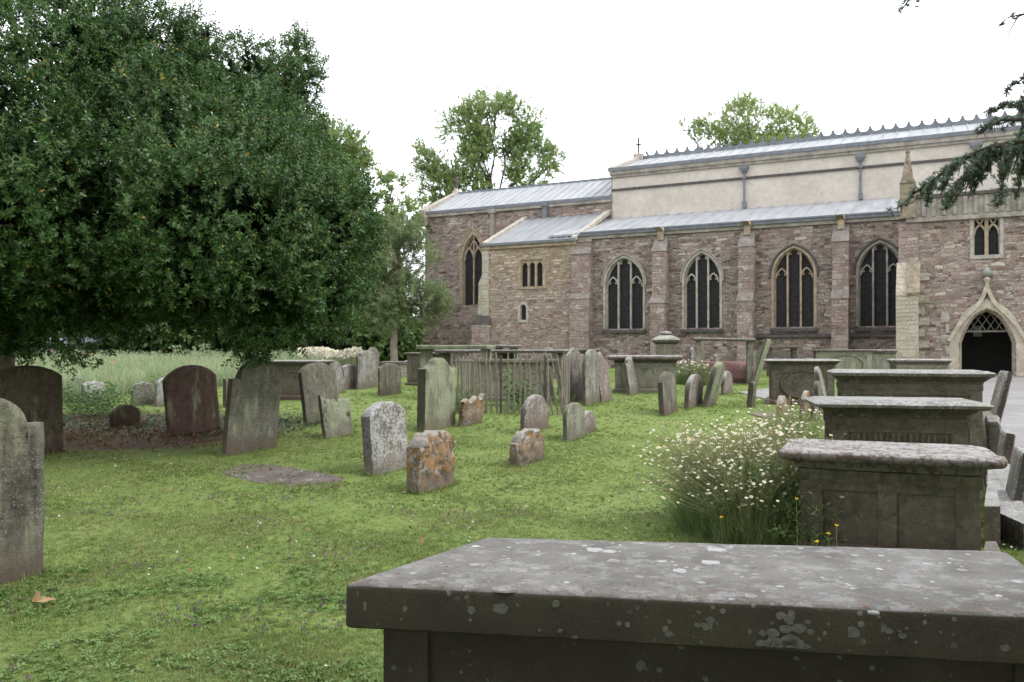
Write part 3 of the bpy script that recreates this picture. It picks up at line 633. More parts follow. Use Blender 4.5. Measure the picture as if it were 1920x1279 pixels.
# parapet, string, pinnacle, corner buttress
z_pp = LP(1800, 362, yP)[1]
pp = MB(); pp.box(s_pL-.05, s_pR+.05, yP-.02, yP+.35, z_pt+.08, z_pp-.1)
n_ = 12
for i in range(n_+1):
    s = s_pL+.35+(s_pR-s_pL-.7)*i/n_; pp.box(s-.06, s+.06, yP-.09, yP-.02, z_pt+.12, z_pp-.14)
pp.build('parapet', M['dress_grey'], church)
MB().box(s_pL-.12, s_pR+.12, yP-.12, yP+.4, z_pp-.1, z_pp+.02).build('parapet_coping', M['dress_dark'], church)
MB().box(s_pL-.25, s_pR+.25, yP-.14, yP+.38, z_pt-.08, z_pt+.08).build('string_course', M['dress_grey'], church)
sp0, zp0 = LP(1702, 345, yP); zpt = LP(1702, 278, yP)[1]
pn = MB(); pn.box(sp0-.27, sp0+.27, yP-.22, yP+.3, z_pt+.08, zp0)
pn.hexa([(sp0-.28, yP-.24, zp0), (sp0+.28, yP-.24, zp0), (sp0+.28, yP+.33, zp0), (sp0-.28, yP+.33, zp0)], [(sp0-.2, yP-.14, zp0+.2), (sp0+.2, yP-.14, zp0+.2), (sp0+.2, yP+.25, zp0+.2), (sp0-.2, yP+.25, zp0+.2)])
pn.prism([(sp0-.24, zp0), (sp0+.24, zp0), (sp0, zp0+.42)], yP-.27, yP-.22)
pn.hexa([(sp0-.2, yP-.14, zp0+.2), (sp0+.2, yP-.14, zp0+.2), (sp0+.2, yP+.25, zp0+.2), (sp0-.2, yP+.25, zp0+.2)], [(sp0-.04, yP+.02, zpt-.1), (sp0+.04, yP+.02, zpt-.1), (sp0+.04, yP+.1, zpt-.1), (sp0-.04, yP+.1, zpt-.1)])
pn.box(sp0-.08, sp0+.08, yP-.02, yP+.14, zpt-.16, zpt); pn.build('pinnacle', M['pinnacle'], church)
bq = MB(); zb1 = LP(1702, 500, yP-.6)[1]; zb2 = LP(1702, 552, yP-.9)[1]
MB().box(sp0-.32, sp0+.36, yP-.06, yP+.6, 0, z_pt-.08).build('corner_pier', M['buttress'], church)
bq.hexa([(sp0-.38, yP-.95, 0), (sp0+.36, yP-.95, 0), (sp0+.36, yP-.05, 0), (sp0-.38, yP-.05, 0)], [(sp0-.38, yP-.95, zb2), (sp0+.36, yP-.95, zb2), (sp0+.36, yP-.05, zb2), (sp0-.38, yP-.05, zb2)])
bq.prism([(0, 0)]*3, 0, 0) if False else None
bq.hexa([(sp0-.38, yP-.95, zb2), (sp0+.36, yP-.95, zb2), (sp0+.36, yP-.05, zb2), (sp0-.38, yP-.05, zb2)], [(sp0-.38, yP-.1, zb1+.2), (sp0+.36, yP-.1, zb1+.2), (sp0+.36, yP-.05, zb1+.2), (sp0-.38, yP-.05, zb1+.2)])
bq = bq.build('buttress', M['ashlar'], church)
MB().hexa([(sp0-.02, yP-1.0, zb2-.04), (sp0+.42, yP-1.0, zb2-.04), (sp0+.42, yP-.1, zb1+.16), (sp0-.02, yP-.1, zb1+.16)], [(sp0-.02, yP-1.03, zb2+.06), (sp0+.42, yP-1.03, zb2+.06), (sp0+.42, yP-.13, zb1+.27), (sp0-.02, yP-.13, zb1+.27)]).build('weathering', M['pinnacle'], bq)
qn = MB()
for i in range(12):
    z = .3+i*.42
    if z > zb1-.3: break
    qn.box(sp0+.36, sp0+.36+(.36 if i % 2 else .2), yP-.035, yP+.1, z, z+.28)
qn.build('quoins', M['ashlar'], church)
for sg in (-1, 1):
    fq = MB()
    for i in range(6):
        z = GZ+i*.4; w0 = da+.34; w1 = da+(.62 if i % 2 else .46)
        fq.box(dc+min(sg*w0, sg*w1), dc+max(sg*w0, sg*w1), yP-.025, yP+.1, z, z+.34)
    fq.build('door_quoins', M['dress'], church)
bl = MB().lathe([(.01, -.2), (.13, -.14), (.16, 0), (.1, .1), (.02, .2)], 10); bl.v = [(x+wcs, y+yP-.12, z+LP(1850, 510, yP)[1]) for x, y, z in bl.v]
bl.build('lamp', plain('lamp_glass', (.2, .21, .18), .5, .2), church, 60)
# ================================================================== gravestones
BR = (.085, .06, .045)
M['g_brown'] = stone('brown_sandstone', (.062, .046, .033), (.088, .07, .046), -.25, 0, .1, .35, (.07, .036, .03), spots=22)
M['g_brown_red'] = stone('red_brown_sandstone', (.066, .05, .034), (.095, .058, .045), -.25, 0, .12, .4, (.085, .042, .036), spots=22)
M['g_grey'] = stone('grey_stone', (.078, .072, .056), (.12, .112, .086), .18, 0, .12, .75, (.085, .065, .05), (.24, .24, .21), spots=20)
M['g_greylight'] = stone('light_grey_stone', (.10, .092, .075), (.155, .14, .118), .45, .0, .1, .6, (.12, .105, .08), (.38, .38, .36), cap=.45)
M['g_white'] = stone('white_crusted_stone', (.11, .10, .085), (.18, .165, .14), .6, .12, .1, .5, (.15, .13, .105), (.44, .44, .44), 13, cap=.4, edge=.7)
M['g_orange'] = stone('orange_crusted_stone', (.085, .066, .05), (.15, .122, .09), .42, .66, .0, .6, (.12, .095, .075), (.40, .41, .40), 12, cap=.5, edge=.3)
M['g_pink'] = stone('pinkish_stone', (.105, .08, .066), (.155, .125, .105), .42, .2, .0, .4, (.13, .10, .08), (.38, .38, .36), cap=.5)
M['g_green'] = stone('green_algae_stone', (.095, .092, .066), (.14, .142, .10), .2, 0, .7, .5, (.13, .11, .085), (.25, .28, .21))
M['g_patch'] = stone('patchy_green_stone', (.085, .078, .057), (.13, .12, .09), .45, 0, .6, .5, (.12, .105, .085), (.28, .30, .25), 10)
M['t_dark'] = stone('dark_tomb_stone', (.066, .056, .040), (.115, .102, .073), .0, .0, .0, .4, (.06, .04, .033), (.15, .15, .13), 18)
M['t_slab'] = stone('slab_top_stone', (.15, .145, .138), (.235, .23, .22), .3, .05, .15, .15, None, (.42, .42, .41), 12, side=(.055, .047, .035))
M['t_pale'] = stone('pale_tomb_stone', (.13, .118, .09), (.19, .172, .13), .3, .1, .4, .4, (.13, .11, .085), (.34, .34, .31))
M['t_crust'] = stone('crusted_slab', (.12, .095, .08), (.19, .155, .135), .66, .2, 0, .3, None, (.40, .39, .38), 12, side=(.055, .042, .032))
M['t_tan'] = stone('tan_tomb_stone', (.19, .165, .125), (.27, .235, .18), .12, 0, .1, .4, (.10, .10, .06), (.36, .35, .30))
M['t_red'] = stone('red_stone', (.17, .085, .078), (.22, .12, .11), .2, 0, 0, .2)
HS = 'headstones in the churchyard'
D0 = math.atan2(.86, .42)
def topf(shape, u):                          # u in 0..1 ; returns 0..1 of top height drop (metres below the crown / unit width)
    x = 2*u-1
    if shape == 'seg': return 1-.26*(1-math.sqrt(max(0, 1-(x*.8)**2)))/.4*1.0
    if shape == 'low': return 1-.12*x*x
    if shape == 'flat': return 1-.015*abs(math.sin(9*u))
    if shape == 'round': return 1-.5*(1-math.sqrt(max(0, 1-x*x*.995)))
    if shape == 'shoulder':
        return (1-.24*(1-math.sqrt(max(0, 1-(x/.72)**2*.97)))/.85) if abs(x) < .72 else .72
    if shape == 'ogee':
        a = abs(x)
        return 1-.16*(a/.5)**2 if a < .5 else (.84-.12*math.sin((a-.5)/.5*math.pi/2)+ (.04 if a > .86 else 0))
    if shape == 'wavy':
        return 1-.1*x*x-.05*abs(math.sin(u*9.5+.6))
    if shape == 'gable': return 1-.42*abs(x)**1.2
    if shape == 'broken': return 1-.16*u-.1*abs(math.sin(u*8))*(1-u)-(.05 if .3 < u < .45 else 0)
    if shape == 'rise': return .86+.10*u+.04*math.sin(u*14)
    if shape == 'scroll':
        return 1-.2*x*x-(.12 if abs(x) > .8 else 0)+.03*math.cos(x*12)
def stone_mesh(name, mat, W, H, t, shape, rough=.004, dents=(), carve=None, seed=0, taper=0., parent=None, zb=-.2, amp=None):
    nu, nv = 26, 30
    us = [i/nu for i in range(nu+1)]
    if shape == 'shoulder': us = sorted(us+[.138, .142, .858, .862])
    nu = len(us)-1
    amp = H*.0+W*(amp or 1.0)
    V = []; FR = []
    def P(i, j, back):
        u = us[i]; tf = topf(shape, u); zt = H-(1-tf)*amp
        v = j/nv; z = zb+(zt-zb)*v; x = (u-.5)*W*(1+taper*(z/H))
        d = min((min(u, 1-u))*W, zt-z); d = max(d, 0)
        rr = .018; e = rr-math.sqrt(max(0, rr*rr-(rr-min(d, rr))**2)) if d < rr else 0
        n1 = noise.noise(Vector((x*5+seed*7.1, z*5, seed)))*rough*2+noise.noise(Vector((x*16+seed, z*16, seed*3)))*rough
        y = e
        if not back:
            y += n1
            if carve == 'panel':
                if .1 < u < .9 and z < zt-.1*W and z > .12*H and d > .07: y += .012
            if carve == 'scene':
                if d > .05: y += -.012*math.sin(x*24+seed)*math.sin(z*30) if z > H*.62 else (.006 if d > .09 else 0)
            if carve == 'deep':
                y += max(0, noise.noise(Vector((x*9+seed, z*9, 3))))*.05
            for (du, dz, r_, dep) in dents:
                q = math.hypot(x-(du-.5)*W, z-dz*H)
                if q < r_: y += dep*(1-(q/r_)**4)
        ex = noise.noise(Vector((z*6+seed*5, u*3, 2)))*rough*1.6 if u in (0, 1) else 0
        ez = noise.noise(Vector((x*8+seed*5, 4, 2)))*rough*2.2 if j == nv else 0
        return (x+ex, (t-y) if back else y, z+ez)
    for back in (0, 1):
        for j in range(nv+1):
            for i in range(nu+1): V.append(P(i, j, back))
    N = nu+1; B = N*(nv+1); q = []
    for j in range(nv):
        for i in range(nu):
            a = j*N+i; q.append((a, a+1, a+N+1, a+N)); q.append((B+a+1, B+a, B+a+N, B+a+N+1))
    for j in range(nv):
        a = j*N; q.append((B+a, a, a+N, B+a+N)); a = j*N+nu; q.append((a, B+a, B+a+N, a+N))
    for i in range(nu):
        a = nv*N+i; q.append((a, a+1, B+a+1, B+a))
    mb = MB(); mb.add(V, q); o = mb.build(name, mat, parent, 38); return o
stones = []
def headstone(label, base, x1, ytop, shape, mat, lean=0, roll=0, t=.11, yo=0, W=None, cat='headstone', group=HS, side='L', name='headstone', H=None, **kw):
    P0 = ground_hit(*base); a = D0+R(yo); d = Vector((math.cos(a), math.sin(a)))
    if W is None:
        k = (x1-960)/F; W = (k*P0.y-P0.x)/(d.x-k*d.y)
        if not .3 < W < 1.5: print('W', round(W, 2), label[:50]); W = min(max(W, .45), 1.1)
    s = 1 if side == 'L' else -1
    C = Vector((P0.x, P0.y))+d*W/2*s
    z0 = gz(C.x, C.y)
    if H is None: H = EYE+(HOR-ytop)/F*C.y-z0
    H /= max(.5, math.cos(R(lean)))
    i = len(stones)
    o = stone_mesh(name, M[mat], W, H, t, shape, seed=i*1.37, **kw)
    o.location = (C.x, C.y, z0-.0); o.rotation_euler = (R(lean), R(roll), a)
    tag(o, label, cat, group); stones.append((o, C, W, t, a)); return o
h = headstone
H_ = h('tall grey shouldered headstone with pale lichen, cut off by the left edge', (85, 1078), 0, 742, 'shoulder', 'g_grey', lean=0, W=.95, side='R', t=.13, carve='panel', amp=.8)
h('big dark brown headstone under the holly, behind the grey stone at the left edge', (121, 846), 0, 685, 'seg', 'g_brown', W=1.08, side='R', t=.1, amp=.6, carve='panel', lean=-2)
h('very small brown headstone with curved top standing in the bare soil under the holly', (208, 806), 265, 758, 'seg', 'g_brown', t=.08, lean=1)
h('dark reddish brown headstone with curved top, leaning left beside the tall grey arched one', (320, 820), 416, 684, 'seg', 'g_brown_red', lean=-4, t=.1, amp=.75, carve='panel', roll=-3)
h('tall grey headstone with round head and square shoulders, speckled white, beside the sunken slab', (425, 857), 519, 675, 'shoulder', 'g_grey', lean=5, t=.12, carve='scene', roll=2)
h('wide grey headstone with low pointed head leaning back behind the small holed stone', (578, 797), 642, 679, 'seg', 'g_grey', lean=-9, t=.12, amp=.7, carve='scene')
h('small broken headstone with dark holes and green patches before the wide grey stone', (612, 823), 665, 737, 'broken', 'g_patch', lean=-7, t=.09, roll=-2, dents=((.12, .78, .03, .03), (.45, .84, .055, .05), (.85, .45, .055, .05)), rough=.007)
h('pale grey headstone just behind the shoulder of the wide grey leaning stone', (612, 740), 648, 676, 'round', 'g_greylight', lean=-8, t=.1, amp=.7)
h('low pale headstone between the wide grey stone and the taller stone by the white daisies', (646, 732), 672, 683, 'low', 'g_pink', lean=-3, t=.1)
h('upright grey stone with carved notches near its foot, beside the bank of white daisies', (672, 731), 708, 657, 'shoulder', 'g_greylight', lean=0, t=.1, amp=.6, dents=((.3, .35, .05, .03), (.7, .3, .05, .03)))
h('round topped stone peeping over the notched grey stone', (690, 705), 712, 651, 'round', 'g_pink', t=.1)
h('small squarish grey headstone with near flat top, alone before the far slabs', (713, 744), 753, 681, 'low', 'g_grey', t=.09, lean=0)
h('tall thick headstone streaked pale green with scrolled shoulders, left of the railings', (798, 811), 855, 671, 'ogee', 'g_green', lean=1, t=.2, rough=.006, amp=.75)
h('headstone crusted white all over with low arched top, in the middle of the lawn', (703, 894), 770, 753, 'seg', 'g_white', lean=-4, t=.17, rough=.008, carve='scene', amp=.75, roll=-1)
h('squat headstone thick with orange lichen and scalloped top, nearest on the open lawn', (789, 927), 856, 810, 'scroll', 'g_orange', lean=0, t=.2, rough=.014, carve='deep', amp=.6)
h('small orange crusted stone leaning right in front of the railings', (868, 801), 906, 741, 'rise', 'g_orange', lean=6, t=.12, rough=.012)
h('pinkish round topped headstone with a crack and a dark hole, before the railings', (984, 816), 1030, 740, 'round', 'g_pink', lean=0, t=.1, amp=.8, dents=((.28, .72, .035, .03),))
h('short mossy headstone with wavy scrolled top in front of the pinkish round topped one', (972, 878), 1022, 806, 'scroll', 'g_orange', lean=2, t=.15, rough=.015, carve='deep', amp=.6)
h('small grey headstone with pale green lower half and rounded head, right of the pinkish one', (1065, 829), 1098, 755, 'round', 'g_patch', lean=-1, t=.1, amp=.6)
h('little reddish stone tucked behind the small grey and green headstone', (1094, 816), 1118, 770, 'round', 'g_pink', lean=0, t=.09)
h('tall narrow reddish headstone with white lichen blotches, beside the leaning railing bars', (1063, 758), 1096, 652, 'ogee', 'g_pink', lean=0, t=.1, amp=.6)
h('tall grey headstone with round head next to the reddish blotched one', (1100, 762), 1131, 655, 'round', 'g_greylight', lean=-2, t=.1)
h('pale tapering stone leaning back against the right flank of the tall grey headstones', (1130, 755), 1149, 659, 'gable', 'g_pink', lean=-8, t=.1)
h('grey headstone with carved top leaning back before the orange topped tomb', (1183, 742), 1206, 668, 'shoulder', 'g_greylight', lean=-8, t=.12, amp=.6)
h('grey headstone with curved top standing upright right of the orange topped tomb', (1247, 781), 1271, 697, 'seg', 'g_grey', lean=-3, t=.14, amp=.8)
h('short pinkish grey headstone, first of the leaning trio in mid lawn', (1292, 768), 1318, 702, 'round', 'g_pink', lean=3, t=.13, amp=.6)
h('green stained slab leaning hard to the right over its shorter neighbour', (1326, 764), 1342, 680, 'round', 'g_green', lean=15, t=.14, amp=.6)
h('low rounded pale stone at the right end of the leaning trio', (1358, 741), 1384, 696, 'round', 'g_pink', lean=1, t=.1, amp=.6)
h('short dark square post like stone before the tomb with the oval panel', (1409, 765), 1420, 717, 'flat', 'g_grey', lean=6, t=.12, W=.42)
h('tall pale slab leaning steeply to the right, left of the tomb with the oval panel', (1413, 722), 1424, 637, 'flat', 'g_green', lean=17, t=.1, W=.75)
h('narrow dark stone standing behind the steeply leaning pale slab', (1411, 716), 1421, 657, 'flat', 'g_grey', lean=2, t=.1, W=.6)
h('slender pale stone between the red slab tomb and the leaning trio', (1342, 712), 1352, 664, 'shoulder', 'g_greylight', lean=0, t=.09, W=.5)
h('narrow tall grey stone standing before the thin topped table tomb', (1313, 705), 1327, 640, 'round', 'g_grey', lean=0, t=.1, W=.62)
h('pinkish stone at the left of the narrow tall grey one', (1296, 702), 1311, 651, 'round', 'g_pink', lean=1, t=.1, W=.62)
h('low worn stone among white flowers below the narrow tall grey one', (1282, 712), 1296, 673, 'wavy', 'g_pink', lean=-4, t=.1, W=.6)
h('tiny tapering stone at the right end of the red slab tomb', (1376, 691), 1388, 669, 'gable', 'g_pink', lean=2, t=.1, W=.5)
h('orange crusted rounded stone among daisies left of the stepped tomb', (1468, 800), 1490, 742, 'round', 'g_orange', t=.12, rough=.01, amp=.6, W=.62)
h('slanting orange and grey stone just left of the second dark tomb', (1507, 795), 1520, 733, 'seg', 'g_orange', lean=6, t=.1, rough=.01, W=.6)
h('curved grey stone leaning over by the corner of the tomb with the oval panel', (1552, 775), 1560, 687, 'round', 'g_greylight', lean=-12, t=.1, amp=.6, W=.6)
h('short grey stone leaning beside the curved one at the tomb corner', (1540, 778), 1548, 714, 'round', 'g_grey', lean=-5, t=.1, amp=.6, W=.55)
h('pale stump of a stone between daisies and the second dark tomb', (1530, 790), 1540, 752, 'wavy', 'g_white', t=.1, W=.5)
h('tall reddish slab leaning towards the path at the right edge of the photo', (1864, 845), 1880, 697, 'flat', 'g_pink', lean=13, t=.09, W=.62, yo=6)
h('worn grey round stone at the foot of the tall leaning slab by the path', (1880, 860), 1895, 780, 'round', 'g_greylight', lean=-3, t=.16, W=.5, amp=.5, rough=.012)
h('dark edged stone standing just behind the right edge ledgers', (1893, 893), 1905, 810, 'flat', 'g_pink', lean=8, t=.12, W=.6)
h('grey slab propped at the very right edge of the photo above the ledger stones', (1912, 985), 1919, 845, 'flat', 'g_greylight', lean=10, t=.1, W=.6)
h('pale lichened stone at the left end of the row in the tall meadow grass', (118, 752), 141, 707, 'low', 'g_greylight', W=.6, t=.1)
h('white crusted stone half hidden by nettles in the tall grass', (158, 757), 198, 714, 'wavy', 'g_white', t=.12, lean=-2)
h('grey stone with scrolled top at the edge of the tall meadow grass', (250, 762), 291, 717, 'scroll', 'g_greylight', t=.1)
h('whitish stone half behind the dark reddish brown headstone', (294, 763), 330, 708, 'seg', 'g_white', t=.1)
h('thin grey stone behind the left shoulder of the tall grey arched headstone', (423, 765), 445, 710, 'flat', 'g_grey', t=.1)
h('low round stone among the white daisies', (655, 683), 672, 655, 'round', 'g_pink', t=.1)
h('pale round stone beside the far tree trunk', (707, 690), 725, 662, 'round', 'g_greylight', t=.1)
h('reddish stained small stone left of the long table tomb', (757, 706), 766, 676, 'round', 'g_pink', t=.1, W=.55)
h('weathered carved stone below the left pointed window', (1148, 672), 1160, 634, 'gable', 'g_greylight', t=.12, W=.65)
h('round headed stone below the left pointed window, next to the carved one', (1180, 672), 1196, 644, 'round', 'g_greylight', t=.12, W=.75)
h('stone with ornate shoulders standing close under the third pointed window', (1462, 690), 1474, 648, 'ogee', 'g_greylight', t=.1, W=.7)
h('small gabled stone close under the third pointed window', (1488, 690), 1500, 651, 'gable', 'g_pink', t=.1, W=.7)
h('plain pinkish stone behind the tomb with the oval panel', (1562, 700), 1575, 672, 'round', 'g_pink', t=.1, W=.6)
h('dark stone upright close to the wall, right of the leaning pale slab', (1437, 690), 1442, 646, 'flat', 'g_brown', t=.1, W=.5)

# ================================================================== chest tombs
TY = math.atan2(-.2, .98)
CT_G = 'chest tombs'
def ring(L, W, off, z, seg=.14, seed=0, er=0., rad=.03):
    hx, hy = L/2+off, W/2+off; pts = []
    def side(a, b):
        n = max(2, int((Vector(b)-Vector(a)).length/seg)); return [(a[0]+(b[0]-a[0])*i/n, a[1]+(b[1]-a[1])*i/n) for i in range(n)]
    # fixed segment counts from L,W only so that rings match
    nx_, ny_ = max(3, int(L/seg)), max(3, int(W/seg))
    r = rad
    C = [(-hx+r, -hy), (hx-r, -hy), (hx, -hy+r), (hx, hy-r), (hx-r, hy), (-hx+r, hy), (-hx, hy-r), (-hx, -hy+r)]
    N = [nx_, 1, ny_, 1, nx_, 1, ny_, 1]
    for q in range(8):
        a, b = C[q], C[(q+1) % 8]
        for i in range(N[q]):
            k = i/N[q]; x = a[0]+(b[0]-a[0])*k; y = a[1]+(b[1]-a[1])*k
            e = er*noise.noise(Vector((x*4+seed, y*4, z*2))); l = math.hypot(x, y) or 1
            pts.append((x+e*(1 if abs(x) > hx*.9 else 0)*np.sign(x), y+e*(1 if abs(y) > hy*.8 else 0)*np.sign(y), z+er*.4*noise.noise(Vector((x*3, y*3+seed, z)))))
    return pts
def stack(prof, L, W, er=.0, seed=0, rad=.03, seg=.14):
    mb = MB(); rs = [ring(L, W, o, z, seg, seed, er, rad) for o, z in prof]; n = len(rs[0])
    vs = [p for r_ in rs for p in r_]
    fs = [(i*n+j, i*n+(j+1) % n, (i+1)*n+(j+1) % n, (i+1)*n+j) for i in range(len(prof)-1) for j in range(n)]
    fs += [tuple(range(n-1, -1, -1)), tuple((len(prof)-1)*n+j for j in range(n))]
    mb.add(vs, fs); return mb
def slab_prof(style, th, ov, H):
    z = H-th
    if style == 'square': return [(ov-.006, z), (ov, z+.01), (ov, H-.012), (ov-.004, H-.004), (ov-.014, H)]
    if style == 'round': return [(0, z-.07), (.03, z-.06), (.05, z-.0), (ov-.04, z+.005)]+[(ov-th/2+th/2*math.cos(q), z+th/2+th/2*math.sin(q)) for q in [(-1+2*i/8)*math.pi/2*.98 for i in range(9)]]
    if style == 'cyma': return [(.0, z-.1), (.015, z-.1), (.02, z-.07), (.05, z-.045), (.085, z-.01), (ov*.8, z), (ov, z+.01), (ov, H-.035), (ov-.02, H-.02), (ov-.05, H-.012), (ov-.08, H)]
def chest_tomb(label, loc, rz, L, W, H, mat, slabmat, style='square', th=.1, ov=.12, er=.004, plinth=.1, panels=1, pil=.16, group=CT_G, oval=False, name='chest_tomb', seed=0, flut=False, tilt=0, rad=.03):
    t = thing(name, label, 'tomb', loc, rz, group); t.rotation_euler = (R(tilt), 0, rz)
    bl, bw = L-2*ov, W-2*ov; pr = slab_prof(style, th, ov, H); zt = pr[0][1]
    stack(pr, bl, bw, er, seed, rad).build('slab', slabmat, t, 40)
    # body with pilasters and recessed panels, moulded at head and foot
    b = MB(); b.box(-bl/2+.018, bl/2-.018, -bw/2+.018, bw/2-.018, -.3, zt)
    if flut:
        n = int((bl-.1)/.055)
        for i in range(n):
            x = -bl/2+.06+(bl-.12)*(i+.5)/n
            if flut == 'ends' and .16 < (i+.5)/n < .84: continue
            b.box(x-.013, x+.013, -bw/2+.004, -bw/2+.03, plinth+.03, zt-.17)
    b.build('body', mat, t)
    for sx in (-1, 1):
        for sy in (-1, 1):
            x = sx*(bl/2-pil/2); y = sy*(bw/2-pil/2); MB().box(x-pil/2, x+pil/2, y-pil/2, y+pil/2, -.3, zt-.001).build('pilaster', mat, t)
    for i in range(1, panels):
        x = -bl/2+bl*i/panels
        for sy in (-1, 1): MB().box(x-pil*.4, x+pil*.4, sy*(bw/2-.02)-.02, sy*(bw/2-.02)+.02, plinth, zt-.002).build('pilaster', mat, t)
    mo = stack([(-.03, zt-.16), (-.004, zt-.155), (-.004, zt-.1), (.012, zt-.08), (.012, zt-.003)], bl, bw, er, seed+1, .01); mo.build('frieze', mat, t, 40)
    stack([(.05, -.3), (.05, plinth-.03), (.02, plinth), (-.03, plinth+.01)], bl, bw, er, seed+2, .01).build('plinth', mat, t, 40)
    if oval:
        o = MB(); k = 28; rx, rz_ = bl*.36, (zt-plinth)*.42; zc = (zt+plinth)/2-.03; y = -bw/2
        v = []
        for (s_, yy) in ((1.02, y+.04), (1, y-.02), (.95, y-.03), (.92, y+.02), (0.0, y+.012)):
            v += [(rx*s_*math.cos(2*math.pi*j/k), yy, zc+rz_*s_*math.sin(2*math.pi*j/k)) for j in range(k)]
        o.add(v, [(i*k+j, i*k+(j+1) % k, (i+1)*k+(j+1) % k, (i+1)*k+j) for i in range(4) for j in range(k)]); o.build('oval_panel', mat, t, 30)
    return t
def table_tomb(label, loc, rz, L, W, H, mat, slabmat, th=.1, legs=6, name='table_tomb', group='table tombs', tilt=0):
    t = thing(name, label, 'tomb', loc, rz, group); t.rotation_euler = (0, R(tilt), rz)
    stack([(-.01, H-th), (0, H-th+.02), (0, H-.02), (-.02, H)], L, W, .006, L, .03).build('slab', slabmat, t, 40)
    for i in range(legs//2):
        for sy in (-1, 1):
            x = -L/2+.16+(L-.32)*i/(legs//2-1)
            MB().box(x-.07, x+.07, sy*(W/2-.18)-.07, sy*(W/2-.18)+.07, -.2, H-th-.002).build('leg', mat, t)
    return t

# --- nearest tomb, its slab filling the foreground
def T0mat(top):
    n = NT('near_slab_top' if top else 'near_slab_edge'); v = n.tc.outputs['Object']
    a = n.noise(v, 3, 6, .65); b = n.noise(n.map(v, (1, 1, 1)), 28, 6, .7); c = n.noise(v, 150, 4, .65); s = n.noise(n.map(v, (.8, 1, 1)), 11, 8, .75)
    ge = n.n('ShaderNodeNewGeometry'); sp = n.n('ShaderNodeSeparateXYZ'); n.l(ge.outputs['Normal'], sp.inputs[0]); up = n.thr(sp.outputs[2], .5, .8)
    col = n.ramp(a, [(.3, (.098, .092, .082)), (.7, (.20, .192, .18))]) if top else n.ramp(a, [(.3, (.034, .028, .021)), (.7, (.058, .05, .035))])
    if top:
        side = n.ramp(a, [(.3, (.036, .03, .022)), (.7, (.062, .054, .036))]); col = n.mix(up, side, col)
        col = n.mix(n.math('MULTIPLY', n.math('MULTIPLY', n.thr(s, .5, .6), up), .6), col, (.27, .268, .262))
    vo = n.n('ShaderNodeTexVoronoi'); n.l(v, vo.inputs['Vector']); vo.inputs['Scale'].default_value = 14; vo.inputs['Randomness'].default_value = 1
    sc_ = n.n('ShaderNodeSeparateColor'); n.l(vo.outputs['Color'], sc_.inputs[0])
    rad = n.math('ADD', n.math('SUBTRACT', n.math('MULTIPLY', sc_.outputs[0], .5), .27), n.math('MULTIPLY', n.math('MULTIPLY', n.thr(n.noise(v, 2.2, 4, .6), .5, .62), n.math('SUBTRACT', 1.25, n.math('MULTIPLY', up, .8))), .02))
    dd = n.math('ADD', vo.outputs['Distance'], n.math('MULTIPLY', n.math('SUBTRACT', n.noise(v, 38, 5, .65), .5), .3))
    m1 = n.thr(n.math('SUBTRACT', rad, dd), 0, .015)
    vo2 = n.n('ShaderNodeTexVoronoi'); n.l(v, vo2.inputs['Vector']); vo2.inputs['Scale'].default_value = 34
    s2 = n.n('ShaderNodeSeparateColor'); n.l(vo2.outputs['Color'], s2.inputs[0])
    gate = n.thr(n.noise(v, 5.5, 3, .5), .5, .62)
    m2 = n.math('MULTIPLY', n.thr(n.math('SUBTRACT', n.math('SUBTRACT', n.math('MULTIPLY', s2.outputs[0], .7), .25), n.math('ADD', vo2.outputs['Distance'], n.math('MULTIPLY', c, .2))), -.1, -.05), gate)
    lc = n.mix(up, (.15, .15, .125), n.mix(n.thr(sc_.outputs[1], .3, .7), (.21, .205, .195), (.46, .46, .45))) if top else (.12, .12, .10)
    col = n.mix(n.math('MULTIPLY', n.math('MAXIMUM', m1, m2), .85), col, lc)
    col = n.mix(.6, col, n.ramp(c, [(.3, .6), (.7, 1.35)]), 'MULTIPLY')
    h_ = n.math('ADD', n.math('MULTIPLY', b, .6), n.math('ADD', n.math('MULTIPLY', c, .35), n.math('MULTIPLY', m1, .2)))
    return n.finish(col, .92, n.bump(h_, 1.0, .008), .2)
hT = .80; kT = (EYE-hT)*F
def onslab(px, py, z):
    d = ray(px, py); t = (z-EYE)/d.z; return Vector((d.x*t, d.y*t))
A = onslab(643, 1094, hT); B = onslab(912, 1006, hT); Cc = onslab(1889, 1032, hT); Dd = Vector((A.x+(Cc-B).x*1.12, A.y+(Cc-B).y*1.12-.1))
print('T0', A, B, Cc, Dd, (Cc-B).length, (B-A).length)
ctr = (A+B+Cc+Dd)/4; angT = math.atan2(Cc.y-B.y, Cc.x-B.x)*.5+math.atan2(Dd.y-A.y, Dd.x-A.x)*.5
t0 = thing('chest_tomb', 'large plain chest tomb with dark spotted slab filling the near right foreground', 'tomb', (ctr.x, ctr.y, 0), angT, CT_G)
def tl(p):
    v = Vector((p.x-ctr.x, p.y-ctr.y)); c_, s_ = math.cos(angT), math.sin(angT); return (v.x*c_+v.y*s_, -v.x*s_+v.y*c_)
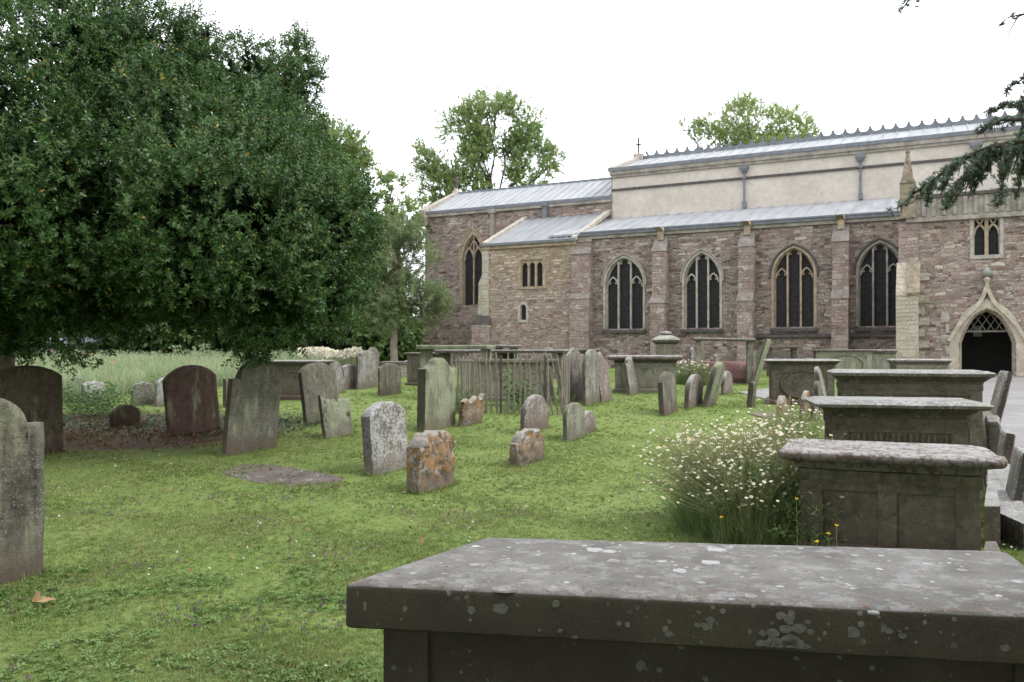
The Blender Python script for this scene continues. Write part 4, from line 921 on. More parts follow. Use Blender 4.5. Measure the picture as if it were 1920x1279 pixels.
def quadring(off, z, n=34):
    P = [Vector(tl(p)) for p in (A, Dd, Cc, B)]; out = []
    cen = sum(P, Vector((0, 0)))/4
    Q_ = []
    for i in range(4):
        a = P[i-1]; b_ = P[i]; c_ = P[(i+1) % 4]; e1 = (b_-a).normalized(); e2 = (c_-b_).normalized(); n1 = Vector((e1.y, -e1.x)); n2 = Vector((e2.y, -e2.x))
        Q_.append(b_+(n1+n2)*off/(1+n1.dot(n2)))
    for i in range(4):
        a, b_ = Q_[i], Q_[(i+1) % 4]
        r = .018/(b_-a).length
        ks = [r]+[r+(1-2*r)*j/n for j in range(1, n)]+[1-r]
        for k in ks:
            p = a+(b_-a)*k; e = noise.noise(Vector((p.x*9, p.y*9, z*3)))*.007+noise.noise(Vector((p.x*40, p.y*40, z*3)))*.0015
            out.append((p.x+e, p.y+e, z))
    return out
sb = MB(); prof = [(-.008, hT-.15), (0, hT-.143), (0, hT-.02), (-.004, hT-.008), (-.014, hT-.001), (-.03, hT)]
rs = [quadring(o, z) for o, z in prof]; n = len(rs[0])
sb.add([p for r_ in rs for p in r_], [(i*n+j, i*n+(j+1) % n, (i+1)*n+(j+1) % n, (i+1)*n+j) for i in range(len(prof)-1) for j in range(n)]+[tuple(range(n-1, -1, -1)), tuple((len(prof)-1)*n+j for j in range(n))])
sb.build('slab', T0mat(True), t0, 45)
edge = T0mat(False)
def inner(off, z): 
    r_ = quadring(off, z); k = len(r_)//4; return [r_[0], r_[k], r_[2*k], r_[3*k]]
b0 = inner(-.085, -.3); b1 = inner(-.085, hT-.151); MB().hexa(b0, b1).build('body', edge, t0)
pm = MB()
u = Vector(b0[1][:2])-Vector(b0[0][:2]); u.normalize(); v_ = Vector((-u.y, u.x)); c0_ = Vector(inner(-.068, 0)[0][:2])
def pbox(mb, o, l, dpt, z0, z1):
    p = [o, o+u*l, o+u*l+v_*dpt, o+v_*dpt]; mb.hexa([(q.x, q.y, z0) for q in p], [(q.x, q.y, z1) for q in p])
pbox(pm, c0_, .155, .2, -.3, hT-.152); pm.build('pilaster', edge, t0); pm = MB(); pbox(pm, c0_+u*(u.length and ((Vector(b0[1][:2])-Vector(b0[0][:2])).length+.06-.155)), .155, .2, -.3, hT-.152)
pm.build('pilaster', edge, t0)

# --- second, third and fourth tombs
def place(px, py, z=None, dz=0):
    p = ground_hit(px, py); return (p.x, p.y, p.z+dz)
def tomb_at(pxl, pyl, pxr, pyr, H):          # near edge of the slab, ends in pixels, slab height H above the ground
    def hit(px, py):
        d = ray(px, py)
        t = 1.
        for i in range(6000):
            p = d*t
            if EYE+p.z <= gz(p.x, p.y)+H: break
            t += .01
        return Vector((p.x, p.y))
    a = hit(pxl, pyl); b = hit(pxr, pyr); return a, b
def chest_from(label, pxl, pyl, pxr, pyr, H, W, mat, slabmat, ang=None, **kw):
    a, b = tomb_at(pxl, pyl, pxr, pyr, H); d = b-a; an = math.atan2(d.y, d.x) if ang is None else ang
    if ang is not None:
        k = (pxr-960)/F; u_ = Vector((math.cos(an), math.sin(an))); Lh = (k*a.y-a.x)/(u_.x-k*u_.y); d = u_*Lh
    Lh = d.length; u_ = d.normalized(); v2 = Vector((-u_.y, u_.x)); c = a+d/2+v2*W/2
    print('tomb', label[:30], 'L=%.2f Y=%.1f' % (Lh, c.y))
    return chest_tomb(label, (c.x, c.y, gz(c.x, c.y)), an, Lh, W, H, mat, slabmat, **kw)
chest_from('chest tomb with thick rounded slab crusted white and orange, beside the tall daisies', 1460, 848, 1891, 868, .80, .95, M['t_dark'], M['t_crust'], style='round', th=.078, ov=.15, panels=2, er=.015, plinth=.09, rad=.08, seed=3)
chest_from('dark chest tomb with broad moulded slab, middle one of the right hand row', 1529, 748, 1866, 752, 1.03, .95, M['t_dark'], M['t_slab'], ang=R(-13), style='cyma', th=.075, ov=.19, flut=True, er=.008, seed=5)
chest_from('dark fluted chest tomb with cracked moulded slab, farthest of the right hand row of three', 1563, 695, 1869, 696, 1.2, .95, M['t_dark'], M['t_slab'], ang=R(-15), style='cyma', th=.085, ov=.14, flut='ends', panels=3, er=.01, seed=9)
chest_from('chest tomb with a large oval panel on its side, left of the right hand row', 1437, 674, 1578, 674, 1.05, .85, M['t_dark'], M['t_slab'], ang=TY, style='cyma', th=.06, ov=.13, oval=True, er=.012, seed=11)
MB()
chest_from('chest tomb with a thick rounded slab crusted orange and white, in mid lawn', 1138, 668, 1281, 668, 1.0, .95, M['t_pale'], M['t_crust'], ang=TY, style='round', th=.13, ov=.2, panels=3, er=.03, seed=12, rad=.1)
chest_from('green stained chest tomb with an arched panel near the porch', 1527, 655, 1640, 653, 1.0, .8, M['t_pale'], M['t_slab'], ang=TY, style='square', th=.06, ov=.07, oval=True, seed=13)
chest_from('low pale chest tomb against the aisle wall, left of the porch buttress', 1612, 657, 1684, 656, .95, .7, M['t_pale'], M['t_crust'], ang=TY, style='round', th=.1, ov=.08, panels=2, seed=14)
chest_from('pale chest tomb with rubble on its lid beside the porch door', 1676, 675, 1786, 675, .9, .8, M['t_pale'], M['t_crust'], ang=TY, style='cyma', th=.06, ov=.09, seed=15, er=.02)
chest_from('brown chest tomb seen at its corner in the left meadow edge, grey slab on top', 490, 679, 597, 683, .95, .95, M['t_dark'], M['t_slab'], ang=R(-12), style='round', th=.07, ov=.12, seed=16)
chest_from('chest tomb with brown stained side, left of the long table tomb', 757, 660, 838, 657, 1.0, .8, M['t_dark'], M['t_slab'], ang=TY, style='square', th=.06, ov=.08, seed=17)
chest_from('chest tomb caged in by the railings', 868, 674, 1036, 672, 1.0, .95, M['t_tan'], M['t_slab'], ang=TY, style='square', th=.07, ov=.1, panels=2, pil=.2, seed=18)
chest_from('low tomb with a short slab behind the small squarish headstone', 712, 678, 753, 678, .55, .7, M['t_pale'], M['t_slab'], ang=TY, style='square', th=.12, ov=.04, seed=19)
chest_from('dark tomb beneath the far small tree, next to the chancel wall', 706, 650, 755, 648, .85, .7, M['t_dark'], M['t_dark'], ang=TY, style='square', th=.06, ov=.07, seed=20)
chest_from('dark chest tomb behind the bank of white daisies', 588, 650, 655, 648, 1.0, .7, M['t_dark'], M['t_dark'], ang=TY, style='square', th=.06, ov=.07, seed=21)
chest_from('dark roofed chest tomb behind the railings, under the vestry wall', 1030, 656, 1122, 652, .98, .7, M['t_dark'], M['t_slab'], ang=TY, style='square', th=.06, ov=.06, seed=22)

def table_from(label, pxl, py, pxr, H, W, mat, slab, ang=TY, **kw):
    a, _ = tomb_at(pxl, py, pxr, py, H); k = (pxr-960)/F; u_ = Vector((math.cos(ang), math.sin(ang))); Lh = (k*a.y-a.x)/(u_.x-k*u_.y)
    c = a+u_*Lh/2+Vector((-u_.y, u_.x))*W/2; print('table', label[:30], round(Lh, 2), round(c.y, 1)); return table_tomb(label, (c.x, c.y, gz(c.x, c.y)), ang, Lh, W, H, mat, slab, **kw)
def Hat(py, Y): return EYE-(py-HOR)/F*Y-gz(0, Y)
def table_Y(label, pxl, pxr, py, Y, W, mat, slab, ang=TY, H=None, **kw):
    H = H or Hat(py, Y); a = at(pxl, py, Y); k = (pxr-960)/F; u_ = Vector((math.cos(ang), math.sin(ang))); Lh = (k*a.y-a.x)/(u_.x-k*u_.y)
    c = Vector((a.x, a.y))+u_*Lh/2+Vector((-u_.y, u_.x))*W/2; print('tableY', label[:30], 'L %.2f H %.2f' % (Lh, H)); return table_tomb(label, (c.x, c.y, gz(c.x, c.y)), ang, Lh, W, H, mat, slab, **kw)
table_Y('long mossy table tomb on square posts, left of the railings', 779, 916, 648, 20.5, .8, M['g_green'], M['g_green'], legs=4, th=.1)
table_Y('pale table tomb slab continuing right behind the mossy one', 918, 968, 648, 23, .8, M['t_pale'], M['t_slab'], legs=4, th=.08)
table_Y('long dark edged table tomb just behind the railings', 814, 1060, 656, 22.5, .9, M['t_dark'], M['t_slab'], legs=6, th=.09)
table_Y('thin topped table tomb on posts below the second pointed window', 1299, 1416, 634, 25.5, .8, M['t_pale'], M['t_slab'], legs=4, th=.09, tilt=1)
table_Y('low table tomb in deep shade under the aisle wall', 1436, 1500, 650, 29, .8, M['t_dark'], M['t_dark'], legs=4, th=.08, tilt=0)
# red coped slab tomb
a = at(1335, 676, 25.5); t = thing('ledger_tomb', 'low red stone tomb with a coped lid beneath the thin topped table tomb', 'tomb', (a.x+.5, a.y+.9, gz(a.x, a.y)), TY, 'ledger stones')
stack([(0, -.1), (0, .14), (-.03, .17)], 2.1, .9, .01, 1, .02).build('plinth', M['t_dark'], t, 40)
stack([(-.08, .16), (-.05, .4), (-.09, .55), (-.22, .66), (-.3, .68)], 2.1, .9, .02, 2, .02).build('coped_lid', M['t_red'], t, 40)
# pyramid topped monument
a = at(1249, 640, 26); za = gz(a.x, a.y); t = thing('pedestal_tomb', 'square pedestal monument with sloping cap and stone dome under the aisle buttress', 'tomb', (a.x, a.y, za), TY)
zz = lambda py: EYE+(HOR-py)/F*26-za
stack([(0.05, -.1), (.05, .2), (0, .25), (0, zz(645)-.05), (.03, zz(645))], .62, .62, .0, 1, .01).build('body', M['t_pale'], t, 40)
stack([(.0, zz(645)), (.1, zz(642)), (.12, zz(638)), (.1, zz(636)), (-.0, zz(632)), (-.12, zz(629))], .62, .62, .0, 1, .01).build('cap', M['t_slab'], t, 40)
MB().lathe([(.16, zz(630)), (.19, zz(627)), (.17, zz(624)), (.1, zz(621.5)), (.01, zz(620.5))], 14).build('dome', M['t_slab'], t, 50)

# --- ledgers
def ledger(label, pts, mat, th=.05, name='ledger_stone', dz=.0, grp='ledger stones'):
    P = [ground_hit(*p) for p in pts]; c = sum(P, Vector())/len(P); zc = gz(c.x, c.y)
    mb = MB(); n = len(P); top = [(p.x-c.x, p.y-c.y, gz(p.x, p.y)-zc+th+dz) for p in P]; bot = [(x, y, z-th-.1-dz) for x, y, z in top]
    mb.add(bot+top, [tuple(range(n-1, -1, -1)), tuple(range(n, 2*n))]+[(i, (i+1) % n, (i+1) % n+n, i+n) for i in range(n)])
    o = mb.build(name, mat, None); o.location = (c.x, c.y, zc); tag(o, label, 'grave slab', grp); return o
M['ledger'] = stone('brown_ledger', (.075, .058, .048), (.12, .10, .088), .05, 0, 0, .3, None)
ledger('flat brown slab sunk in the lawn before the tall grey arched headstone', [(414, 884), (438, 875), (467, 870), (510, 873), (560, 880), (606, 888), (645, 897), (640, 902), (606, 907), (575, 911), (545, 913), (500, 909), (455, 900), (425, 892)], M['ledger'], .006)
ledger('pale flat slab in the grass left of the tomb with the oval panel', [(1384, 737), (1440, 730), (1478, 741), (1440, 751)], M['t_slab'], .03)
ledger('thin worn slab in the lawn behind the tall daisies', [(1400, 776), (1470, 772), (1500, 784), (1440, 786)], M['g_pink'], .02)
ledger('long grey ledger stone running beside the right hand tombs', [(1850, 1000), (1852, 905), (1893, 905), (1925, 1010), (1920, 1035)], M['t_slab'], .22)
ledger('broad pinkish ledger stone beyond the long grey one at the right edge', [(1848, 930), (1850, 870), (1895, 870), (1912, 925)], M['g_pink'], .12)
ledger('square grey block at the foot of the nearest right hand tomb', [(1846, 1030), (1850, 985), (1868, 985), (1876, 1030)], M['t_slab'], .34)
ledger('white flecked stone wedge behind the corner of the foreground slab', [(1842, 1075), (1848, 1045), (1868, 1045), (1880, 1075)], M['g_white'], .12)
a = ground_hit(1868, 912); o = MB().lathe([(.17, -.1), (.19, .0), (.19, .18), (.17, .22), (.05, .23)], 20).build('stone_drum', M['t_pale'], None, 40)
o.location = (a.x, a.y+.15, a.z+.1); tag(o, 'low round stone drum on the ledger stones at the right edge', 'stone drum')
a = ground_hit(1864, 850); o = MB().lathe([(.05, 0), (.12, .03), (.16, .2), (.2, .38), (.17, .52), (.08, .6), (.1, .64), (.02, .7)], 18).build('stone_urn', M['t_pale'], None, 50)
o.location = (a.x, a.y+.3, a.z); tag(o, 'bulbous stone urn standing at the end of the dark moulded tomb', 'urn')
# step under the oval panel tomb
st_ = ledger('worn stone step under the tomb with the oval panel', [(1432, 758), (1448, 744), (1570, 746), (1575, 760)], M['t_pale'], .1)

# --- railings
a0 = ground_hit(850, 772); rl = thing('railings', 'old weathered railings with uneven bars around the caged tomb', 'railings', (a0.x, a0.y, a0.z), TY)
print('rail', a0)
def rail_local(px):
    k = (px-960)/F; c_, s_ = math.cos(TY), math.sin(TY); return (k*a0.y-a0.x)/(c_-k*s_)
Lr = rail_local(1056); Hr = EYE+(HOR-660)/F*a0.y-a0.z
rr = random.Random(3)
def rbar(x, y, tx=0, ty=0, hh=None, rd=.023):
    hh = hh or Hr*(1-.12*rr.random())
    jx = rr.uniform(-.02, .02)
    MB().tube([(x, y, -.1), (x+tx*.5+jx, y+ty*.5, hh*.5), (x+tx, y+ty, hh-.07), (x+tx, y+ty, hh)], [rd, rd*.9, rd*.85, rd*.3], 6).build('bar', M['rail'], rl)
nb = 18
for i in range(nb):
    x = Lr*.86*i/(nb-1)
    if i in (9,): continue
    rbar(x, 0, rr.uniform(-.05, .05))
for i in range(5): rbar(Lr*.87+i*.1, rr.uniform(-.05, .1), -.34+.03*i, 0, Hr*rr.uniform(.93, 1.03), .02)
for i in range(5): rbar(.0+Lr*.95*i/4, 1.7, rr.uniform(-.03, .03), 0, Hr*.98)
for i in range(7): rbar(0, .2+1.4*i/7, 0, 0)
for i in range(5): rbar(Lr*.97, .3+1.4*i/5, 0, 0)
MB().box(0, Lr*.86, -.012, .012, Hr*.83, Hr*.83+.035).box(-.012, .012, 0, 1.7, Hr*.83, Hr*.83+.035).box(0, Lr*.97, 1.69, 1.71, Hr*.83, Hr*.83+.035).box(0, Lr*.86, -.012, .012, .14, .17).build('top_rail', M['rail'], rl)
for x, y in ((-.03, 0), (Lr*.44, 0), (Lr*.84, .0), (-.03, 1.7)): MB().box(x-.018, x+.018, y-.018, y+.018, -.1, Hr*.95).build('post', M['iron'] if x > .1 else M['rail'], rl)

# wooden hut behind the meadow
a = at(60, 650, 36); hp_ = MB(); z0 = gz(a.x, a.y)
ht = thing('wooden_hut', 'grey boarded hut beyond the meadow, half hidden by the holly', 'hut', (a.x, a.y, z0), R(8))
for i in range(22): hp_.box(-2.4+i*.22, -2.4+i*.22+.2, -.02+.012*(i % 2), 1.6, 0, EYE+(HOR-645)/F*36-z0)
hp_.build('boarding', plain('grey_boards', (.2, .18, .17), .9, .25, 2, .3), ht)
zt = EYE+(HOR-645)/F*36-z0
MB().hexa([(-2.6, -.15, zt), (2.6, -.15, zt), (2.6, 1.8, zt), (-2.6, 1.8, zt)], [(-2.6, -.15, zt+.06), (2.6, -.15, zt+.06), (2.6, 1.8, zt+.35), (-2.6, 1.8, zt+.35)]).build('roof', M['lead_dark'], ht)
# distant churchyard wall closing the view at the left
bw = thing('boundary_wall', 'stone boundary wall beyond the trees at the back of the churchyard', 'wall', (-30, 58, .5), R(-3))
MB().box(-40, 34, 0, .5, -.3, 1.6).build('masonry', M['wall'], bw); MB().box(-40.05, 34.05, -.06, .56, 1.6, 1.72).build('coping', M['dress_grey'], bw)

# dry cedar needles caught on the near slab
nv = []; 
for i in range(520):
    u_ = rnd.random(); v2_ = rnd.random()**3.0; p = A.lerp(Dd, u_); q = B.lerp(Cc, u_); c_ = p.lerp(q, .012+.97*v2_); a_ = rnd.uniform(0, 3.14); l_ = rnd.uniform(.008, .018); dx, dy = math.cos(a_)*l_, math.sin(a_)*l_; wx, wy = -math.sin(a_)*.0007, math.cos(a_)*.0007; z = hT+.0015
    nv += [(c_.x-dx-wx, c_.y-dy-wy, z), (c_.x+dx-wx, c_.y+dy-wy, z+rnd.uniform(0, .004)), (c_.x+dx+wx, c_.y+dy+wy, z+.001), (c_.x-dx+wx, c_.y-dy+wy, z)]
o = quads('fallen_needles', nv, np.arange(len(nv)).reshape(-1, 4), foliage('dry_needle', [(.16, .07, .04), (.30, .17, .10), (.36, .27, .18)], .8, .1, .1)); tag(o, 'dry reddish cedar needles scattered on the near tomb slab', 'needles', kind='stuff')

# lichen crusts on the near slab: thin raised discs with ragged rims
def crusts(name, items, plane, mat, parent):
    mb = MB()
    for (cx, cy, rx, ry) in items:
        ccx, e1, e2, nn = plane(cx, cy); sx = rx*SLP; sy = ry*SLP; k = 22; ccx = Vector(ccx)
        if abs(nn.z) < .5: ccx.z = min(max(ccx.z, hT-.136+sy), hT-.022-sy)
        sd = rnd.uniform(0, 50); top = []; bot = []
        for j in range(k):
            q = 2*math.pi*j/k; rr_ = 1+.34*noise.noise(Vector((math.cos(q)*1.6+sd, math.sin(q)*1.6, sd)))+.16*noise.noise(Vector((math.cos(q)*5+sd, math.sin(q)*5, sd)))
            p = ccx+e1*(sx*rr_*math.cos(q))+e2*(sy*rr_*math.sin(q)); bot.append(p-nn*.004); top.append(p*.93+ccx*.07+nn*.0012)
        mb.add(bot+top+[ccx+nn*.0012], [(j, (j+1) % k, k+(j+1) % k, k+j) for j in range(k)]+[(k+j, k+(j+1) % k, 2*k) for j in range(k)])
    o = mb.build(name, mat, parent); o['kind'] = 'stuff'; return o
slab0 = [c for c in t0.children if c.name.startswith('slab')][0]
inv = Matrix.Rotation(-angT, 4, 'Z')
def loc0(v): return inv@(Vector(v)-Vector((ctr.x, ctr.y, 0)))
fdir = (Vector((Dd.x, Dd.y, 0))-Vector((A.x, A.y, 0))).normalized(); fn = Vector((fdir.y, -fdir.x, 0))
def front_plane(x, y):
    d = ray(x, y); o_ = Vector((0, 0, EYE)); t_ = (Vector((A.x, A.y, 0))-o_).dot(fn)/d.dot(fn); p = o_+d*t_; global SLP; SLP = (p-o_).length/F
    return loc0(p), (inv@fdir), Vector((0, 0, 1)), inv@fn
def top_plane(x, y):
    q = onslab(x, y, hT); global SLP; SLP = q.y/F; return loc0((q.x, q.y, hT)), Vector((1, 0, 0)), Vector((0, 1, 0)), Vector((0, 0, 1))
z3 = lambda l: [(600+x/2.909, 960+y/2.909, a_/2.909, b_/2.909) for x, y, a_, b_ in l]
z4 = lambda l: [(1260+x/2.909, 960+y/2.909, a_/2.909, b_/2.909) for x, y, a_, b_ in l]
fr3 = [(480,468,18,16),(462,527,14,17),(680,495,17,14),(825,535,22,24),(985,527,46,27),(1077,508,9,10),(1285,503,22,20),(245,515,9,26),(375,462,8,8),(387,440,8,7),(820,590,11,9),(808,490,6,6),(1310,650,12,10),(683,603,6,7),(1905,598,12,12),(1905,665,22,18),(1197,648,7,6),(205,420,6,14),(315,612,5,5),(128,497,8,8),(445,585,7,6),(1570,480,6,6)]
fr4 = [(150,527,16,18),(140,617,17,13),(210,590,24,20),(190,625,32,20),(268,598,11,10),(250,605,12,9),(418,653,15,14),(380,677,7,7),(640,585,28,26),(740,600,16,11),(695,635,36,25),(755,655,18,14),(495,662,20,16),(550,660,36,20),(545,690,20,12),(620,640,30,22),(650,700,42,32),(640,735,38,26),(575,725,14,18),(590,765,44,24),(520,755,26,18),(540,792,22,13),(480,783,21,16),(690,765,38,20),(735,775,20,12),(990,662,42,26),(1140,630,28,26),(1105,640,20,14),(1185,650,22,13),(1260,677,20,13),(1243,652,8,7),(1330,711,9,8),(1492,722,18,13),(1547,722,16,12),(1820,742,22,17),(1070,572,8,7),(158,760,7,6),(1183,690,5,5),(1280,636,7,6),(1172,770,4,5),(120,566,4,4),(965,785,8,6),(880,645,5,4)]
crusts('lichen', z3(fr3)+z4(fr4), front_plane, plain('grey_lichen', (.12, .122, .10), .95, .25, 60, .8, .1, .002), slab0)
tp3 = [(505,335,18,18),(662,279,11,10),(1495,206,50,48),(1578,216,44,36),(1440,185,19,18),(1192,215,13,12),(1185,236,18,14),(1865,271,27,24),(1750,173,15,14)]
tp4 = [(238,206,58,50),(212,276,52,50),(45,321,45,42),(352,338,16,15),(382,357,13,12),(995,238,20,18),(1142,240,18,20),(1392,283,30,26),(1518,256,14,14),(1880,380,32,28),(563,240,14,14),(590,408,24,20),(705,416,14,12),(1690,450,18,14),(80,303,12,12),(215,192,30,16),(1040,280,9,9),(1085,358,8,8)]
crusts('white_lichen', z3(tp3)+z4(tp4), top_plane, plain('white_lichen', (.33, .33, .32), .95, .12, 50, .8, .1, .002), slab0)
gp = z3([(1085,317,55,55),(1195,305,55,50),(1005,420,75,50),(1270,420,60,55),(860,290,45,40),(680,338,20,20),(1130,375,22,22),(1600,268,40,40),(1740,355,30,30)])+z4([(1585,318,30,28),(150,303,30,30),(160,386,26,24),(450,342,24,22),(1300,400,60,50),(850,372,40,30),(1780,410,30,26),(430,460,40,36),(1100,545,34,26)])
crusts('pale_lichen_patches', gp, top_plane, plain('faded_lichen', (.24, .232, .218), .95, .3, 30, .8, .1, .002), slab0)
# ================================================================== vegetation
def leaf_t(l=1, w=.42, fold=.12, bend=0.):
    return np.array([[0, 0, 0], [w/2, l*.45, fold], [0, l, bend], [-w/2, l*.45, fold]], float), np.array([[0, 1, 2, 3]])
def sprig(nl, length, leaf, wid, spread=.9, seed=0, fold=.1):
    """a twig along +Z with leaves all round it"""
    r = np.random.default_rng(seed); V = []; Q = []
    for i in range(nl):
        t, q = leaf_t(leaf*r.uniform(.75, 1.15), wid*r.uniform(.8, 1.1), leaf*fold, -leaf*.12)
        az = i*2.4+r.uniform(-.4, .4); el = r.uniform(.15, spread)
        d = np.array([math.cos(az)*math.cos(el*.9), math.sin(az)*math.cos(el*.9), math.sin(el)]); 
        side = np.cross(d, [0, 0, 1.]); side /= np.linalg.norm(side)+1e-9
        roll = r.uniform(-.7, .7); nrm = np.cross(side, d); s2 = side*math.cos(roll)+nrm*math.sin(roll); n2 = np.cross(s2, d)
        p = np.array([0, 0, length*(.15+.85*(i+.5)/nl)])
        V.append(p+t[:, 0:1]*s2+t[:, 1:2]*d+t[:, 2:3]*n2); Q.append(q+4*i)
    return np.concatenate(V), np.concatenate(Q)
def lobes_points(lobes, n, shell=(.62, 1.05), bias=None):
    """random points in the shells of ellipsoids (c, r), with outward directions"""
    w_ = np.array([l[1][0]*l[1][1]+l[1][0]*l[1][2]+l[1][1]*l[1][2] for l in lobes]); w_ = w_/w_.sum(); P = []; D = []
    idx = rng.choice(len(lobes), n, p=w_)
    d = rng.normal(size=(n, 3)); d /= np.linalg.norm(d, axis=1, keepdims=True)
    k = rng.uniform(shell[0]**3, shell[1]**3, n)**(1/3)
    c = np.array([l[0] for l in lobes])[idx]; r = np.array([l[1] for l in lobes])[idx]
    return c+d*r*k[:, None], d
def limb(mb, pts, r0, r1, k=8): 
    n = len(pts); mb.tube(pts, [r0+(r1-r0)*i/(n-1) for i in range(n)], k)
def curve(a, b, sag=0., n=7, wob=.15, rs=None):
    rs = rs or rnd; a, b = Vector(a), Vector(b); L_ = (b-a).length; out = []
    for i in range(n):
        t = i/(n-1); p = a.lerp(b, t); p.z += sag*math.sin(math.pi*t)*L_; 
        if 0 < i < n-1: p += Vector([rs.uniform(-wob, wob)*L_*.12 for _ in range(3)])
        out.append(p)
    return out
holly_leaf = foliage('holly_leaf', [(.012, .032, .010), (.03, .07, .018), (.05, .11, .026), (.085, .16, .038), (.05, .10, .03)], .42, .3, .35, accent=(.35, .24, .03))
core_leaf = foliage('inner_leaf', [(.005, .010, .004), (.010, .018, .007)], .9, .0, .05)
def ptree(name, label, lobes, base, height_split, leafmat, nspr, spr, barkmat, trunk_r, shell=(.6, 1.05), ncore=0, group=None, size=(.8, 1.25), up=.35, cat='tree', front=None, twigs=0, limbs=None, core_size=.2, keep=None, nfreq=1.1):
    t = thing(name, label, cat, base, 0, group); base = Vector(base)
    lob = [((Vector(c)-base)[:], r) for c, r in lobes]
    tr = MB(); top = Vector((0, 0, height_split)); limb(tr, curve((0, 0, -.3), top, 0, 6, .1), trunk_r*1.25, trunk_r*.8, 10)
    for c, r in lob:
        limb(tr, curve(top*rnd.uniform(.7, 1.), c, .06, 7, .5), trunk_r*.45, .02+trunk_r*.06)
        for j in range(5 if limbs is None else limbs):
            d = Vector((rnd.gauss(0, 1), rnd.gauss(0, 1), rnd.gauss(.2, .8))).normalized(); q = Vector((c[0]+d.x*r[0]*.85, c[1]+d.y*r[1]*.85, c[2]+d.z*r[2]*.85))
            limb(tr, curve(Vector(c)*.75+top*.25, q, .05, 6, .6), trunk_r*.18, .012, 5)
    tr.build('trunk', barkmat, t, 60)
    P, D = lobes_points(lob, nspr, shell)
    # break the shell into clumps: keep points where a noise field is high
    nf = np.array([noise.noise(Vector(p)*nfreq) for p in P]); kk = nf > (-.12 if keep is None else keep)
    if front is not None: kk &= front(P+np.array(base))
    P, D = P[kk], D[kk]; P = P+rng.normal(size=P.shape)*.04
    Z = D*.8+np.array([0, 0, up])+rng.normal(size=D.shape)*.45
    V, Q = scatter(spr[0], spr[1], P, Z, rng.uniform(size[0], size[1], len(P)))
    quads('crown', V, Q, leafmat, t)
    if ncore:
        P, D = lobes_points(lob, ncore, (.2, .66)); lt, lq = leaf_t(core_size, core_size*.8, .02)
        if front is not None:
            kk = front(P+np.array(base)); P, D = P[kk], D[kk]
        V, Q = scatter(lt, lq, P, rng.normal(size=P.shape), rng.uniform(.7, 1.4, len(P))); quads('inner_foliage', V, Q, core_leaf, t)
    return t
def lobe(px, py, Y, rx, rz_, ry=None):       # ellipsoid seen at a pixel, radii in pixels at that distance
    p = at(px, py, Y); k = Y/F; return (tuple(p), (rx*k, (ry if ry else rx*k), rz_*k))
# --- the big holly at the left
HB = at(4, 800, 14.0); hb = (HB.x, HB.y, gz(HB.x, HB.y))
hl = [lobe(150, 400, 12, 250, 180, 2.6), lobe(420, 410, 12.2, 200, 180, 2.2), lobe(560, 470, 12.5, 125, 135, 1.6), lobe(330, 270, 12.6, 150, 130, 2.0),
      lobe(20, 170, 11.5, 200, 200, 2.2), lobe(610, 420, 13, 80, 80, 1.2), lobe(500, 300, 13.2, 110, 100, 1.4), lobe(-120, 330, 11, 260, 330, 2.6),
      lobe(180, 545, 13.0, 250, 62, 2.2), lobe(440, 545, 12.5, 170, 58, 2.0), lobe(600, 560, 12.3, 65, 62, 1.1), lobe(375, 150, 13.6, 42, 75, .9), lobe(-60, 540, 12, 120, 80, 2.0), lobe(260, 110, 13.2, 90, 100, 1.0), lobe(165, 60, 12.5, 110, 90, 1.0), lobe(375, 80, 13.6, 22, 50, .5), lobe(270, 170, 13.4, 120, 110, 1.2), lobe(430, 180, 13.8, 70, 90, .8), lobe(465, 140, 14, 45, 60, .6), lobe(650, 375, 13.2, 26, 50, .5)]
hsp = sprig(13, .25, .072, .033, .95, 1)
front = lambda P: (P[:, 1] < 14.2) & ((P[:, 2] < 4.6+.08*P[:, 0]) | (rng.random(len(P)) < .68))
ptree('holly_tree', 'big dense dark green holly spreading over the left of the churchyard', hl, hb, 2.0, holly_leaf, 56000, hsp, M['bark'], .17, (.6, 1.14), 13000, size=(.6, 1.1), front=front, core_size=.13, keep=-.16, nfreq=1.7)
# low dangling sprays
def sprays(tname, parent, pts, mat, spr, n=30, r=.15, sz=.8):
    P = []
    for (px, py, Y) in pts:
        p = at(px, py, Y); P.append(np.array(p)+rng.normal(size=(n, 3))*r*np.array([1, 1, .6]))
    P = np.concatenate(P)-np.array(parent.location); Z = rng.normal(size=P.shape)*.7+np.array([0, 0, -.35])
    V, Q = scatter(spr[0], spr[1], P, Z, rng.uniform(sz*.7, sz*1.2, len(P))); quads(tname, V, Q, mat, parent)
hol = bpy.data.objects['holly_tree']
sprays('low_sprays', hol, [(130, 645, 11), (150, 668, 11), (110, 628, 11.4), (60, 630, 11.5), (165, 630, 11.2), (125, 610, 11.2), (400, 612, 11.8), (480, 622, 11.5), (430, 615, 11.4), (545, 622, 11.5), (20, 625, 12), (560, 615, 12), (520, 630, 11.6), (200, 610, 11.5), (470, 640, 11.8), (462, 652, 11.8), (478, 660, 11.8), (455, 640, 11.7), (20, 645, 12), (40, 640, 12), (0, 640, 12)], holly_leaf, hsp)
